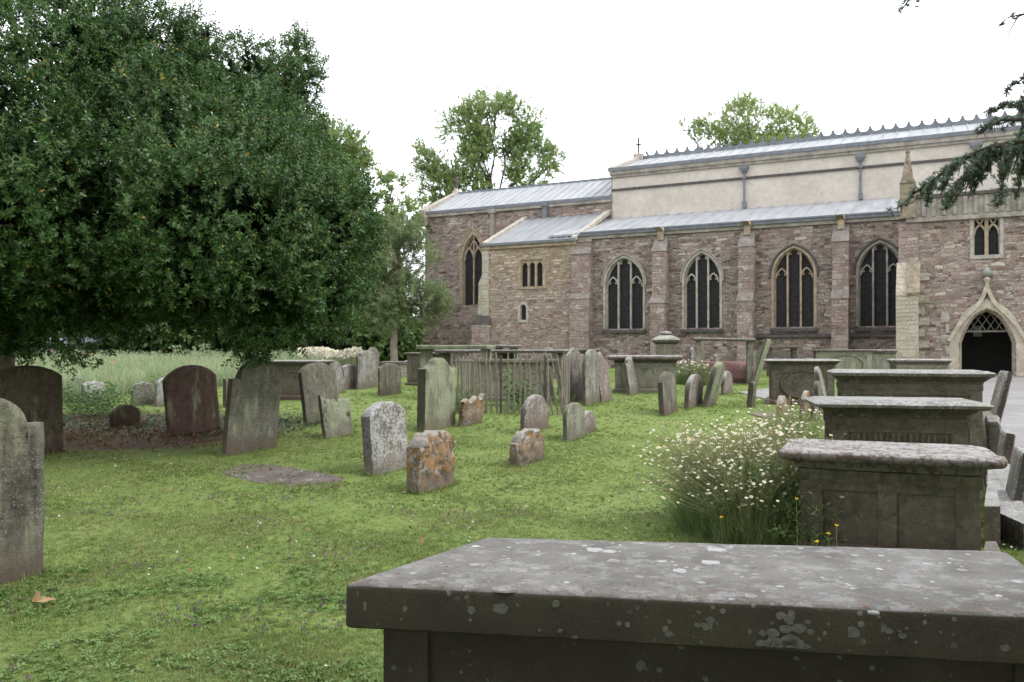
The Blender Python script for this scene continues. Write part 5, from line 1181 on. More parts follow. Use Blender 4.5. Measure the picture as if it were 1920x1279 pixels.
# spire shaped holly behind
sl_ = [lobe(540, 215, 15.5, 52, 75, .7), lobe(545, 140, 15.6, 50, 62, .55), lobe(520, 190, 15.6, 50, 60, .55), lobe(562, 160, 15.6, 22, 50, .4), lobe(470, 200, 15.5, 60, 80, .6), lobe(520, 320, 15.5, 100, 90, 1.0), lobe(560, 300, 15.4, 50, 60, .6), lobe(553, 90, 15.6, 16, 30, .2), lobe(610, 380, 15.4, 70, 70, .8), lobe(550, 430, 15.5, 120, 90, 1.1)]
b_ = at(468, 700, 16.2); ptree('holly_tree', 'pointed holly rising behind the right side of the big dense one', sl_, (b_.x, b_.y, gz(b_.x, b_.y)), 2.4, holly_leaf, 8500, hsp, M['bark'], .08, (.35, 1.14), 0, size=(.6, 1.1), keep=-.12, nfreq=2.2)
# --- left edge tall tree up the frame
# --- background trees beyond the meadow
def wild(cols, **k): return foliage('broad_leaf', cols, .5, .3, .35, **k)
mid_leaf = wild([(.025, .05, .012), (.045, .085, .02), (.07, .12, .03), (.10, .15, .035)])
dark_leaf = wild([(.012, .025, .009), (.022, .042, .014), (.04, .07, .02)])
msp = sprig(9, .5, .26, .17, 1.0, 3); bsp = sprig(9, .7, .36, .24, 1.0, 4)
TB = 'trees closing the back of the churchyard'
dark_labels = [('dark tree behind the hut at the far left', -40, 44, 250), ('dark tree beyond the tall meadow grass left of the poppies', 150, 46, 250), ('dark spreading tree behind the middle of the meadow', 330, 48, 240),
               ('shadowy tree behind the chest tomb at the meadow edge', 500, 47, 230), ('dark evergreen behind the bank of white daisies', 640, 46, 130)]
for i, (lb, px, Y, wd) in enumerate(dark_labels):
    tp = 330 if i < 4 else 430; L_ = [lobe(px, 520, Y, wd*.55, 120), lobe(px-wd*.3, 590, Y-1, wd*.4, 62), lobe(px+wd*.3, 590, Y-1, wd*.4, 62), lobe(px+wd*.05, tp+60, Y+1, wd*.35, 90), lobe(px, 612, Y-2, wd*.5, 42)]
    b_ = at(px, 660, Y); ptree('background_tree', lb, L_, (b_.x, b_.y, gz(b_.x, b_.y)), 3, dark_leaf if i != 1 else mid_leaf, 2600, bsp, M['bark'], .3, (.5, 1.05), 900, TB, core_size=.8, keep=-.3)
# mid green shrub sprays in the sun beyond
for lb, px, py, Y, r_ in (('sunlit green shrub beyond the meadow grass below the holly', 260, 612, 38, 60), ('bright shrub showing through under the holly', 330, 606, 37, 50), ('green bush beside the far tree trunk', 716, 636, 38, 34), ('round leafy bush by the chancel corner', 748, 630, 39, 22)):
    b_ = at(px, 665, Y); ptree('shrub', lb, [lobe(px, py, Y, r_, 34), lobe(px-r_*.5, py+14, Y, r_*.6, 24), lobe(px+r_*.6, py+8, Y, r_*.5, 26)], (b_.x, b_.y, gz(b_.x, b_.y)), .5, mid_leaf, 900, msp, M['bark'], .06, (.4, 1.05), 300, 'shrubs', cat='shrub', core_size=.5)
# pale trunked yew like tree by the chancel
yew_leaf = foliage('feathery_leaf', [(.10, .135, .06), (.14, .18, .08), (.19, .235, .11)], .6, .3, .2)
fsp = sprig(16, .42, .17, .035, 1.2, 5)
Yy = 31; b_ = at(738, 668, Yy)
yl = [lobe(735, 470, Yy, 55, 55), lobe(690, 520, Yy, 60, 42), lobe(775, 500, Yy, 42, 45), lobe(780, 565, Yy, 52, 36), lobe(800, 580, Yy, 38, 26), lobe(700, 585, Yy, 55, 36), lobe(740, 440, Yy, 40, 30), lobe(650, 560, Yy, 50, 40), lobe(745, 545, Yy, 40, 30)]
ptree('feathery_tree', 'feathery small tree with pale straight trunk in front of the chancel', yl, (b_.x, b_.y, gz(b_.x, b_.y)), 3.2, yew_leaf, 3600, fsp, M['bark_pale'], .13, (.25, 1.1), 0, limbs=1, keep=-.08, nfreq=.9, size=(.6, 1.1))
# leafy twigs over the gap and far trees
far_leaf = foliage('distant_leaf', [(.12, .19, .07), (.17, .25, .09), (.22, .30, .11), (.30, .31, .10)], .6, .55, .2, .25)
far_leaf2 = foliage('distant_leaf_yellowish', [(.18, .25, .09), (.24, .31, .11), (.32, .36, .14)], .6, .55, .2, .25)
csp = sprig(14, 1.0, .25, .15, 1.1, 6)
Yt = 66; b_ = at(915, 640, Yt)
tl_ = [lobe(915, 230, Yt, 55, 42), lobe(870, 240, Yt, 42, 40), lobe(965, 235, Yt, 45, 42), lobe(845, 300, Yt, 45, 36), lobe(990, 285, Yt, 42, 36), lobe(915, 300, Yt, 60, 50), lobe(865, 350, Yt, 60, 40), lobe(975, 330, Yt, 50, 34), lobe(815, 290, Yt, 30, 24), lobe(1030, 300, Yt, 20, 22), lobe(820, 350, Yt, 42, 30), lobe(930, 185, Yt, 26, 16)]
ptree('maple_tree', 'tall broad leaved tree rising behind the chancel roof', tl_, (b_.x, b_.y, .6), 9, far_leaf, 6400, csp, M['bark'], .3, (.2, 1.15), 0, limbs=6, keep=-.04, nfreq=.5, size=(.45, .95))
Yt = 80; b_ = at(1410, 640, Yt)
tl_ = [lobe(1410, 250, Yt, 60, 50), lobe(1360, 250, Yt, 45, 36), lobe(1465, 245, Yt, 45, 34), lobe(1400, 215, Yt, 36, 26), lobe(1505, 250, Yt, 24, 20), lobe(1330, 255, Yt, 30, 24), lobe(1290, 240, Yt, 12, 6), lobe(1440, 290, Yt, 70, 40)]
ptree('maple_tree', 'leafy tree top showing above the nave roof ridge', tl_, (b_.x, b_.y, .6), 12, far_leaf2, 5200, csp, M['bark'], .3, (.2, 1.15), 0, limbs=5, keep=-.08, nfreq=.5, size=(.45, .95))
Yt = 60; b_ = at(640, 640, Yt)
ptree('background_tree', 'pale green tree top peeping behind the pointed holly', [lobe(630, 290, Yt, 50, 48), lobe(600, 330, Yt, 60, 60), lobe(665, 300, Yt, 22, 16)], (b_.x, b_.y, .6), 9, far_leaf, 1500, csp, M['bark'], .35, (.3, 1.08), 0, TB, limbs=4, keep=-.1)
Yt = 50; b_ = at(745, 640, Yt)
ptree('background_tree', 'thin twiggy tree between the holly and the chancel gable', [lobe(700, 395, Yt, 34, 22), lobe(735, 350, Yt, 22, 16), lobe(765, 405, Yt, 26, 22), lobe(750, 440, Yt, 30, 26), lobe(790, 400, Yt, 14, 24), lobe(710, 450, Yt, 34, 30), lobe(725, 430, Yt, 30, 20)], (b_.x, b_.y, .6), 7, far_leaf, 900, msp, M['bark'], .22, (.2, 1.1), 0, TB, limbs=4, keep=.0, size=(.8, 1.3))

# --- cedar: its trunk stands right of and behind the camera, one bough reaches into view
needle = foliage('cedar_needle', [(.10, .145, .105), (.15, .20, .145), (.21, .27, .20)], .55, .3, .3)
def needle_tuft(n=22, l=.021, w=.0022, seed=2):
    r = np.random.default_rng(seed); V = []; Q = []
    for i in range(n):
        d = r.normal(size=3); d[2] = abs(d[2])*.8+.1; d /= np.linalg.norm(d); s_ = np.cross(d, r.normal(size=3)); s_ /= np.linalg.norm(s_)
        V += [s_*-w, s_*w, d*l+s_*w*.3, d*l-s_*w*.3]; Q.append([4*i, 4*i+1, 4*i+2, 4*i+3])
    return np.array(V), np.array(Q)
nt_ = needle_tuft(22, .024, .0024)
ced = thing('cedar_tree', 'cedar whose drooping bough of blue green needles hangs in at the upper right', 'tree', (7.2, -1.2, 0))
cb = Vector(ced.location); cm = MB(); limb(cm, [Vector((0, 0, -.3)), Vector((.05, 0, 3)), Vector((0, .1, 7)), Vector((.1, 0, 13))], .55, .3, 14)
tuftP = []
def bough(pts, r0, r1, sub=0.16, hang=0, mb=cm, tufts=True, subl=.3, dens=1.0, tstart=.0):
    pts = [Vector(p) for p in pts]; 
    n = len(pts); limb(mb, [p-cb for p in pts], r0, r1, 7)
    L_ = [0]
    for i in range(1, n): L_.append(L_[-1]+(pts[i]-pts[i-1]).length)
    tot = L_[-1]; s_ = tstart*tot
    while s_ < tot:
        i = max(j for j in range(n-1) if L_[j] <= s_); q = (s_-L_[i])/(L_[i+1]-L_[i]); p = pts[i].lerp(pts[i+1], q); d = (pts[i+1]-pts[i]).normalized()
        if tufts:
            for _ in range(2): tuftP.append((p+Vector([rnd.gauss(0, .012) for _ in range(3)]), Vector((rnd.gauss(0, .5), rnd.gauss(0, .5), .7+rnd.gauss(0, .4)))))
        if hang and rnd.random() < .9*dens:
            l_ = hang*rnd.uniform(.3, 1.)*(.35+.65*(1-s_/tot)); e = p+Vector((rnd.uniform(-.25, .12), rnd.uniform(-.3, .3), -1)).normalized()*l_+d*l_*.35
            mid = p.lerp(e, .5)+Vector((rnd.uniform(-.04, .04), rnd.uniform(-.05, .05), .03)); limb(mb, [q_-cb for q_ in (p, mid, e)], .006, .002, 4)
            k = int(l_/.018)
            for j in range(k):
                t_ = j/max(1, k); pp = p.lerp(mid, t_*2) if t_ < .5 else mid.lerp(e, t_*2-1)
                tuftP.append((pp+Vector([rnd.gauss(0, .012) for _ in range(3)]), Vector((rnd.gauss(0, .8), rnd.gauss(0, .8), rnd.gauss(.2, .6)))))
        s_ += sub*rnd.uniform(.4, 1.)
YB = 5.0
main_px = [(2010, 190, 4.6), (1925, 262, 4.8), (1860, 275, 4.9), (1800, 300, 5.0), (1750, 338, 5.1), (1715, 362, 5.2), (1688, 388, 5.3)]
mp = [at(*p) for p in main_px]
bough([Vector((7.2, -1.1, 5.2)), Vector((6.6, 1.5, 5.1)), Vector((5.3, 3.4, 4.1)), mp[0]], .1, .035, tufts=False)
bough(mp, .022, .003, .03, .26, tstart=.12, dens=.55)
for st, en, hg in (((1900, 268), (1822, 352), .16), ((1870, 280), (1775, 385), .14), ((1925, 225), (1830, 250), .12), ((1925, 245), (1880, 330), .2), ((1935, 280), (1905, 372), .1), ((1850, 290), (1768, 395), .1), ((1925, 200), (1850, 215), .06), ((1930, 160), (1918, 215), .06), ((1900, 275), (1870, 390), .08), ((1940, 235), (1915, 330), .2), ((1800, 305), (1765, 362), .06), ((1750, 340), (1738, 385), .04)):
    a_, b_ = at(st[0], st[1], 4.9), at(en[0], en[1], 5.0+rnd.uniform(-.2, .2)); bough([a_, a_.lerp(b_, .5)+Vector((0, 0, .04)), b_], .012, .003, .028, hg)
def twig_px(pts, dens=.05):
    P_ = [at(x, y, 4.2) for x, y in pts]; bough(P_, .006, .002, dens, 0)
twig_px([(1712, -20), (1704, 0), (1694, 14), (1688, 22)]); twig_px([(1712, -25), (1722, 0), (1724, 4)])
twig_px([(1940, 25), (1915, 27), (1890, 33), (1866, 55)], .2); twig_px([(1925, 24), (1908, 32), (1888, 68)], .2); twig_px([(1950, 120), (1918, 148), (1900, 160), (1882, 171)], .03); twig_px([(1950, 170), (1920, 182)], .02)
bough([Vector((7.2, -1.1, 6.2)), Vector((6.4, 2.0, 5.6)), at(1950, 20, 4.2)], .05, .008, tufts=False); bough([Vector((6.4, 2.0, 5.6)), at(1712, -25, 4.2)], .03, .007, tufts=False)
bough([Vector((6.4, 2.0, 5.6)), at(1950, 120, 4.2)], .03, .007, tufts=False); bough([at(1950, 120, 4.2), at(1950, 170, 4.2)], .01, .007, tufts=False)
cm2 = cm.build('trunk', M['bark'], ced, 60)
P = np.array([p[0]-cb for p in tuftP]); Z = np.array([p[1] for p in tuftP]); V, Q = scatter(nt_[0], nt_[1], P, Z, rng.uniform(.8, 1.3, len(P)))
quads('needles', V, Q, needle, ced); print('tufts', len(P))
# unseen canopy over and behind the camera, thickened to shade near tombs (layered plates of needle sprays)
lt, lq = leaf_t(.3, .2, .02); Ps = []
for i in range(60):
    a_ = rnd.uniform(0, 6.28); rr_ = rnd.uniform(1, 9.5); z = rnd.uniform(2.2, 9); c = np.array([3.2+rr_*math.cos(a_), -4.6+rr_*.6*math.sin(a_), z])
    if z < 3.4 and c[1] > -2.5: c[1] -= 3
    q = rng.normal(size=(650, 3))*np.array([1.5, 1.2, .12])+c; Ps.append(q)
for i in range(22):  # more unseen clusters, added leftward to darken the sides of near stones
    c = np.array([rnd.uniform(-10, 0), rnd.uniform(-13, -4.5), rnd.uniform(2, 11)]); Ps.append(rng.normal(size=(650, 3))*np.array([1.6, 1.3, .15])+c)
P = np.concatenate(Ps); P = P[(P[:, 2] > EYE+.45*np.maximum(P[:, 1], 0)+.9) & (P[:, 1] < 1.6) & ~((np.abs(P[:, 0]) < 1.5) & (np.abs(P[:, 1]) < 1.5) & (P[:, 2] < 2.6))]
V, Q = scatter(lt, lq, P-np.array(cb), rng.normal(size=P.shape)*np.array([1, 1, .4]), rng.uniform(.8, 1.3, len(P))); quads('crown', V, Q, needle, ced)
bm_ = MB()
for i in range(18):
    a_ = 2*math.pi*i/18+rnd.random()*.3; z = rnd.uniform(3.8, 9); q = Vector((7.2+6*math.cos(a_), -1.2+6*math.sin(a_), z+.3))
    if q.y > 1.2: continue
    limb(bm_, curve((0, 0, z-.3), q-cb, .03, 6, .2), .09, .02, 6)
bm_.build('boughs', M['bark'], ced, 60)

# ================================================================== grass and flowers
grass_m = foliage('turf_blade', [(.095, .14, .04), (.15, .208, .06), (.205, .26, .082), (.26, .30, .115), (.40, .36, .21)], .6, .5, .2, .9)
weed_m = foliage('broad_weed_leaf', [(.055, .115, .028), (.105, .185, .044), (.15, .235, .07), (.21, .29, .11)], .55, .3, .3)
meadow_m = foliage('meadow_grass', [(.16, .23, .11), (.24, .31, .16), (.32, .37, .22), (.42, .42, .29)], .7, .4, .15)
white_m = foliage('white_petal', [(.62, .62, .58), (.78, .78, .74)], .7, .35, .1)
yel_m = plain('yellow_disc', (.55, .36, .03), .8, .2, 50, .1); brown_m = foliage('dry_seedhead', [(.26, .18, .08), (.42, .32, .15), (.50, .42, .22)], .8, .2, .1)
purple_m = foliage('purple_flower', [(.10, .05, .07), (.14, .09, .08), (.17, .09, .17), (.26, .14, .32)], .7, .2, .1); pop_m = foliage('poppy_petal', [(.55, .12, .05), (.65, .2, .09)], .7, .3, .1)
litter_m = foliage('leaf_litter', [(.10, .05, .03), (.17, .10, .05), (.28, .2, .1), (.045, .03, .02)], .8, .1, .1)
def blade(h=1, w=.06, bend=.35): return np.array([[-w, 0, 0], [w, 0, 0], [w*.45, bend, max(h*h-bend*bend*.9, h*h*.1)**.5], [-w*.45, bend, max(h*h-bend*bend*.9, h*h*.1)**.5]]), np.array([[0, 1, 2, 3]])
def tuft(n, h, w, spread, seed):
    r = np.random.default_rng(seed); V = []; Q = []
    for i in range(n):
        t, q = blade(h*r.uniform(.6, 1.1), w, h*r.uniform(.15, .85)); a = r.uniform(0, 6.28); c, s_ = math.cos(a), math.sin(a); t = t@np.array([[c, s_, 0], [-s_, c, 0], [0, 0, 1]])
        t += np.array([r.uniform(-spread, spread), r.uniform(-spread, spread), 0]); V.append(t); Q.append(q+4*i)
    return np.concatenate(V), np.concatenate(Q)
def field(n, y0, y1, power=1.0, xl=-.72, xr=.72):
    """points in the view wedge between two distances"""
    u_ = rng.random(n); y = np.sqrt(y0*y0+(y1*y1-y0*y0)*u_); x = rng.uniform(xl, xr, n)*(y+.6); return x, y
# footprints where no turf grows
foot = []
for (o, C, W_, t_, a_) in stones: foot.append((C.x-math.sin(a_)*t_/2, C.y+math.cos(a_)*t_/2, W_/2, t_/2+.01, a_))
for o in list(sc.objects):
    if o.name.startswith(('chest_tomb', 'table_tomb')) and o.parent is None and 'chest' in o.name:
        b_ = [c for c in o.children if c.name.startswith('body')][0]; xs_ = [v.co.x for v in b_.data.vertices]; ys_ = [v.co.y for v in b_.data.vertices]
        foot.append((o.location.x, o.location.y, max(xs_)+.02, max(ys_)+.02, o.rotation_euler.z))
def clear(x, y):
    ok = np.ones(len(x), bool)
    for cx, cy, hx, hy, a in foot:
        dx, dy = x-cx, y-cy; c, s_ = math.cos(a), math.sin(a); ok &= ~((np.abs(dx*c+dy*s_) < hx) & (np.abs(-dx*s_+dy*c) < hy))
    ok &= ~((((x+2.45)/.74)**2+((y-10.0)/.34)**2) < 1)               # sunken slab
    ok &= ~((((x+8.0)/4.0)**2+((y-14.6)/2.7)**2) < 1)               # bare soil
    k = np.interp(y, [6, 12.5, 20, 26.5, 30], [5.6, 7.2, 11.2, 14.6, 15.0]); ok &= x < k-.1+rng.normal(size=len(x))*.05
    # inside the church
    lx = (x-CO.x)*cs+(y-CO.y)*sn; ly = -(x-CO.x)*sn+(y-CO.y)*cs; ok &= ~((ly > -.3) & (lx > s_cL)); return ok
parts = []
for (y0, y1, n, h_, w_, nb_) in ((2.0, 4.6, 34000, .021, .0022, 9), (4.6, 8, 36000, .024, .0033, 8), (8, 14, 40000, .024, .0060, 7), (14, 34, 36000, .028, .013, 6)):
    tt = [tuft(nb_, h_, w_, h_*.75, s_) for s_ in range(3)]
    for T_ in tt:
        x, y = field(n//3, y0, y1)
        nf = np.sin(x*2.1+y)*np.sin(y*1.7-x*.6)+.6*np.sin(x*5.3+1)*np.sin(y*4.9)
        ok = clear(x, y) & (rng.random(len(x)) < .8+.2*nf); x, y, nf = x[ok], y[ok], nf[ok]
        P = np.stack([x, y, g(x, y)-.004], -1); Z = np.stack([rng.normal(size=len(x))*.22, rng.normal(size=len(x))*.22, np.ones(len(x))], -1)
        V, Q = scatter(T_[0], T_[1], P, Z, rng.uniform(.7, 1.2, len(x))*(1+.25*nf)); parts.append((V, Q, 0))
# longer unmown grass hugging every stone
ex = []; ey = []
for (cx, cy, hx, hy, a) in foot:
    if cy > 24: continue
    m_ = int(150*(hx+hy)*min(1, 9/max(cy, 1))*2); k = rng.random(m_)*(hx+hy)*4; sd_ = rng.integers(0, 4, m_)
    lx = np.where(sd_ < 2, rng.uniform(-hx, hx, m_), np.where(sd_ == 2, -hx, hx)); ly = np.where(sd_ >= 2, rng.uniform(-hy, hy, m_), np.where(sd_ == 0, -hy, hy))
    lx = lx+rng.normal(size=m_)*.02+np.sign(lx)*.015*(sd_ >= 2); ly = ly+rng.normal(size=m_)*.02+np.sign(ly)*.015*(sd_ < 2)
    ex.append(cx+lx*math.cos(a)-ly*math.sin(a)); ey.append(cy+lx*math.sin(a)+ly*math.cos(a))
ex = np.concatenate(ex); ey = np.concatenate(ey); P = np.stack([ex, ey, g(ex, ey)-.005], -1)
V, Q = scatter(*tuft(7, .075, .0035, .03, 91), P, np.tile([0, 0, 1.], (len(ex), 1))+rng.normal(size=P.shape)*.25, rng.uniform(.4, 1.25, len(ex))); parts.append((V, Q, 0))
V, Q, MI = merge(parts); print('turf quads', len(Q))
o = quads('turf_grass', V, Q, grass_m); tag(o, 'short mown grass of the churchyard lawn between the graves', 'grass', kind='stuff')
# broad leaved weeds, self-heal, daisies in the turf
def rosette(n, l, w, seed, el=.35):
    r = np.random.default_rng(seed); V = []; Q = []
    for i in range(n):
        t, q = leaf_t(l*r.uniform(.6, 1.1), w, l*.06, -l*.12); a = r.uniform(0, 6.28); e = r.uniform(.05, el*2); c, s_ = math.cos(a), math.sin(a)
        Rx = np.array([[1, 0, 0], [0, math.cos(e), math.sin(e)], [0, -math.sin(e), math.cos(e)]]); t = t@Rx@np.array([[c, s_, 0], [-s_, c, 0], [0, 0, 1]]); t[:, :2] += r.uniform(-l*.5, l*.5, 2); V.append(t); Q.append(q+4*i)
    return np.concatenate(V), np.concatenate(Q)
parts = []
def clustered(n, y0, y1, thresh, f=1.3, off=0):
    x, y = field(n, y0, y1); nf = np.array([noise.noise(Vector((a*f+off, b*f, off))) for a, b in zip(x, y)]); ok = (nf > thresh) & clear(x, y); return x[ok], y[ok]
for s_, (y0, y1, n, l) in enumerate(((2, 6, 15000, .028), (6, 14, 2600, .03), (2, 7, 5000, .022))):
    x, y = clustered(n, y0, y1, (.04, .1, -.5)[s_], 1.6, s_*3)
    P = np.stack([x, y, g(x, y)+.012], -1); Z = np.stack([rng.normal(size=len(x))*.2, rng.normal(size=len(x))*.2, np.ones(len(x))], -1)
    V, Q = scatter(*rosette(6, l, l*.45, s_), P, Z, rng.uniform(.6, 1.3, len(x))); parts.append((V, Q, 0))
V, Q, MI = merge(parts); o = quads('lawn_weeds', V, Q, weed_m); tag(o, 'clover and broad leaved weeds spread through the lawn', 'weeds', kind='stuff')
x, y = clustered(7500, 2, 10, .14, 1.1, 9); P = np.stack([x, y, g(x, y)+.02], -1); Z = np.tile([0, 0, 1.], (len(x), 1))+rng.normal(size=P.shape)*.2
V, Q = scatter(*rosette(7, .012, .009, 5, .8), P, Z, rng.uniform(.8, 1.3, len(x)))
o = quads('selfheal_flowers', V, Q, purple_m); tag(o, 'tiny purple self-heal flowers dotted in the near lawn', 'flowers', kind='stuff')
x, y = clustered(1500, 4, 13, .1, .7, 19); P = np.stack([x, y, g(x, y)+.05], -1); Z = np.tile([0, 0, 1.], (len(x), 1))+rng.normal(size=P.shape)*.35
V, Q = scatter(*rosette(7, .009, .007, 6, .1), P, Z, rng.uniform(.8, 1.3, len(x)))
o = quads('lawn_daisies', V, Q, white_m); tag(o, 'little white daisies sprinkled over the lawn', 'flowers', kind='stuff')
# litter under the holly
x = rng.normal(-8, 2.2, 5200); y = rng.normal(14.4, 1.4, 5200); ok = (((x+8.0)/4.3)**2+((y-14.6)/3.0)**2) < 1.05; x, y = x[ok], y[ok]
P = np.stack([x, y, g(x, y)+.01], -1); V, Q = scatter(*leaf_t(.07, .04, .01), P, rng.normal(size=P.shape)+np.array([0, 0, .2]), rng.uniform(.7, 1.3, len(x)))
x2 = rng.uniform(-7, 3, 170); y2 = rng.uniform(5, 13, 170); P2 = np.stack([x2, y2, g(x2, y2)+.035], -1); V2, Q2 = scatter(*leaf_t(.05, .03, .01), P2, rng.normal(size=P2.shape), rng.uniform(.7, 1.2, len(x2)))
V, Q, MI = merge([(V, Q, 0), (V2, Q2, 0)]); o = quads('leaf_litter', V, Q, litter_m); tag(o, 'brown fallen leaves on the bare soil beneath the holly', 'leaf litter', kind='stuff')
x = rng.uniform(-12.5, -3.6, 6500); y = rng.normal(15.0, .9, 6500)+rng.uniform(0, 1.2, 6500); P = np.stack([x, y, g(x, y)+.03], -1)
V, Q = scatter(*rosette(5, .04, .03, 8, .3), P, np.tile([0, 0, 1.], (len(x), 1))+rng.normal(size=P.shape)*.2, rng.uniform(.6, 1.2, len(x)))
o = quads('ivy', V, Q, foliage('ivy_leaf', [(.02, .045, .018), (.04, .075, .03), (.07, .11, .05)], .5, .2, .25)); tag(o, 'dark ivy creeping over the soil beneath the holly', 'ivy', kind='stuff')
# the fallen leaf in front
p = ground_hit(82, 1142); o = quads('fallen_leaf', *[np.array([[-.075, 0, 0], [-.02, .03, .02], [.07, .015, .01], [.01, -.03, .0], [-.075, 0, 0], [-.05, .01, .06], [-.035, .02, .05], [-.02, .0, .01]]), np.array([[0, 1, 2, 3], [4, 5, 6, 7]])], plain('dry_leaf', (.27, .18, .085), .7, .3, 30, .3)); o.location = (p.x, p.y, p.z+.045); tag(o, 'curled yellow brown dead leaf lying on the near lawn at the left', 'leaf')

# meadow of tall grass
def meadow_pts(n):
    x = rng.uniform(-26, -3.0, n); y = rng.uniform(19.5, 40, n); px = 960+F*x/y
    front_ = np.interp(px, [-100, 100, 220, 300, 400, 480, 560, 600, 660], [17, 17.5, 21.5, 23.5, 24.5, 25.5, 27.5, 30, 31]); ok = (y > front_+rng.normal(size=n)*.4) & (px < 650) & (px > -260)
    return x[ok], y[ok]
parts = []
for s_ in range(3):
    x, y = meadow_pts(9000); hg = .70+.10*np.sin(x*.9)*np.sin(y*.7+1)
    P = np.stack([x, y, g(x, y)-.02], -1); Z = np.stack([rng.normal(size=len(x))*.12, rng.normal(size=len(x))*.12, np.ones(len(x))], -1)
    V, Q = scatter(*tuft(9, 1.0, .011, .16, 40+s_), P, Z, hg*rng.uniform(.7, 1.25, len(x))); parts.append((V, Q, 0))
x, y = meadow_pts(2600); P = np.stack([x, y, g(x, y)+.62+rng.uniform(-.1, .22, len(x))], -1); V, Q = scatter(*rosette(8, .09, .03, 12, .9), P, np.tile([0, 0, 1.], (len(x), 1)), rng.uniform(.6, 1.2, len(x))); parts.append((V, Q, 0))
for px, hh in ((331, .35), (368, .3), (388, .4), (485, .3)):
    p = at(px, 650, 30); P = np.array([[p.x+rng.normal()*.12, p.y+rng.normal()*.1, gz(p.x, p.y)+.7+rng.uniform(0, hh)] for _ in range(26)]); V, Q = scatter(*rosette(8, .09, .03, 12, .9), P, np.tile([0, 0, 1.], (26, 1)), np.full(26, 1.)); parts.append((V, Q, 0))
V, Q, MI = merge(parts); o = quads('meadow_grass', V, Q, meadow_m); tag(o, 'tall pale meadow grass gone to seed at the back left', 'tall grass', kind='stuff')
x, y = meadow_pts(160); k = rng.random(len(x)) < .5; x, y = x[k], y[k]; P = np.stack([x, y, g(x, y)+.78+rng.uniform(-.06, .1, len(x))], -1)
V, Q = scatter(*rosette(6, .045, .045, 13, .6), P, np.tile([0, 0, 1.], (len(x), 1)), rng.uniform(.8, 1.2, len(x))); o = quads('poppies', V, Q, pop_m); tag(o, 'orange red poppies scattered in the tall meadow grass', 'flowers', kind='stuff')
def daisy_head(r=1., n=9):
    V = []; Q = []; MI = []
    for i in range(n):
        a = 6.283*i/n; t, q = leaf_t(r, r*.62, .02*r, -.1*r); c, s_ = math.cos(a), math.sin(a); V.append(t@np.array([[c, s_, 0], [-s_, c, 0], [0, 0, 1]])); Q.append(q+4*i); MI.append(0)
    k = .33*r
    V.append(np.array([[-k, -k, .06*r], [k, -k, .06*r], [k, k, .06*r], [-k, k, .06*r]])); Q.append(np.array([[0, 1, 2, 3]])+4*n); MI.append(1)
    return np.concatenate(V), np.concatenate(Q), np.array(MI)
# bank of white daisies behind
n = 2600; px = rng.uniform(560, 678, n); y = rng.uniform(30.5, 34.5, n); x = (px-960)/F*y; P = np.stack([x, y, g(x, y)+.55+.35*rng.random(n)+.1*np.sin(x*3)], -1)
dt = daisy_head(.05); Z = np.tile([0, -.55, 1.], (n, 1))+rng.normal(size=P.shape)*.35; V, Q = scatter(dt[0], dt[1], P, Z, rng.uniform(.9, 1.5, n)); MI = np.tile(dt[2], n)
o = thing('daisy_bank', 'dense bank of white daisies behind the far headstones', 'flowers', (0, 0, 0)); quads('flower_heads', V, Q, [white_m, yel_m], o, MI)
n = 2500; px = rng.uniform(556, 680, n); y = rng.uniform(30.5, 34.5, n); x = (px-960)/F*y; P = np.stack([x, y, g(x, y)], -1); V, Q = scatter(*tuft(6, .75, .012, .1, 55), P, np.tile([0, 0, 1.], (n, 1))+rng.normal(size=P.shape)*.15, rng.uniform(.7, 1.1, n)); quads('stems', V, Q, meadow_m, o)
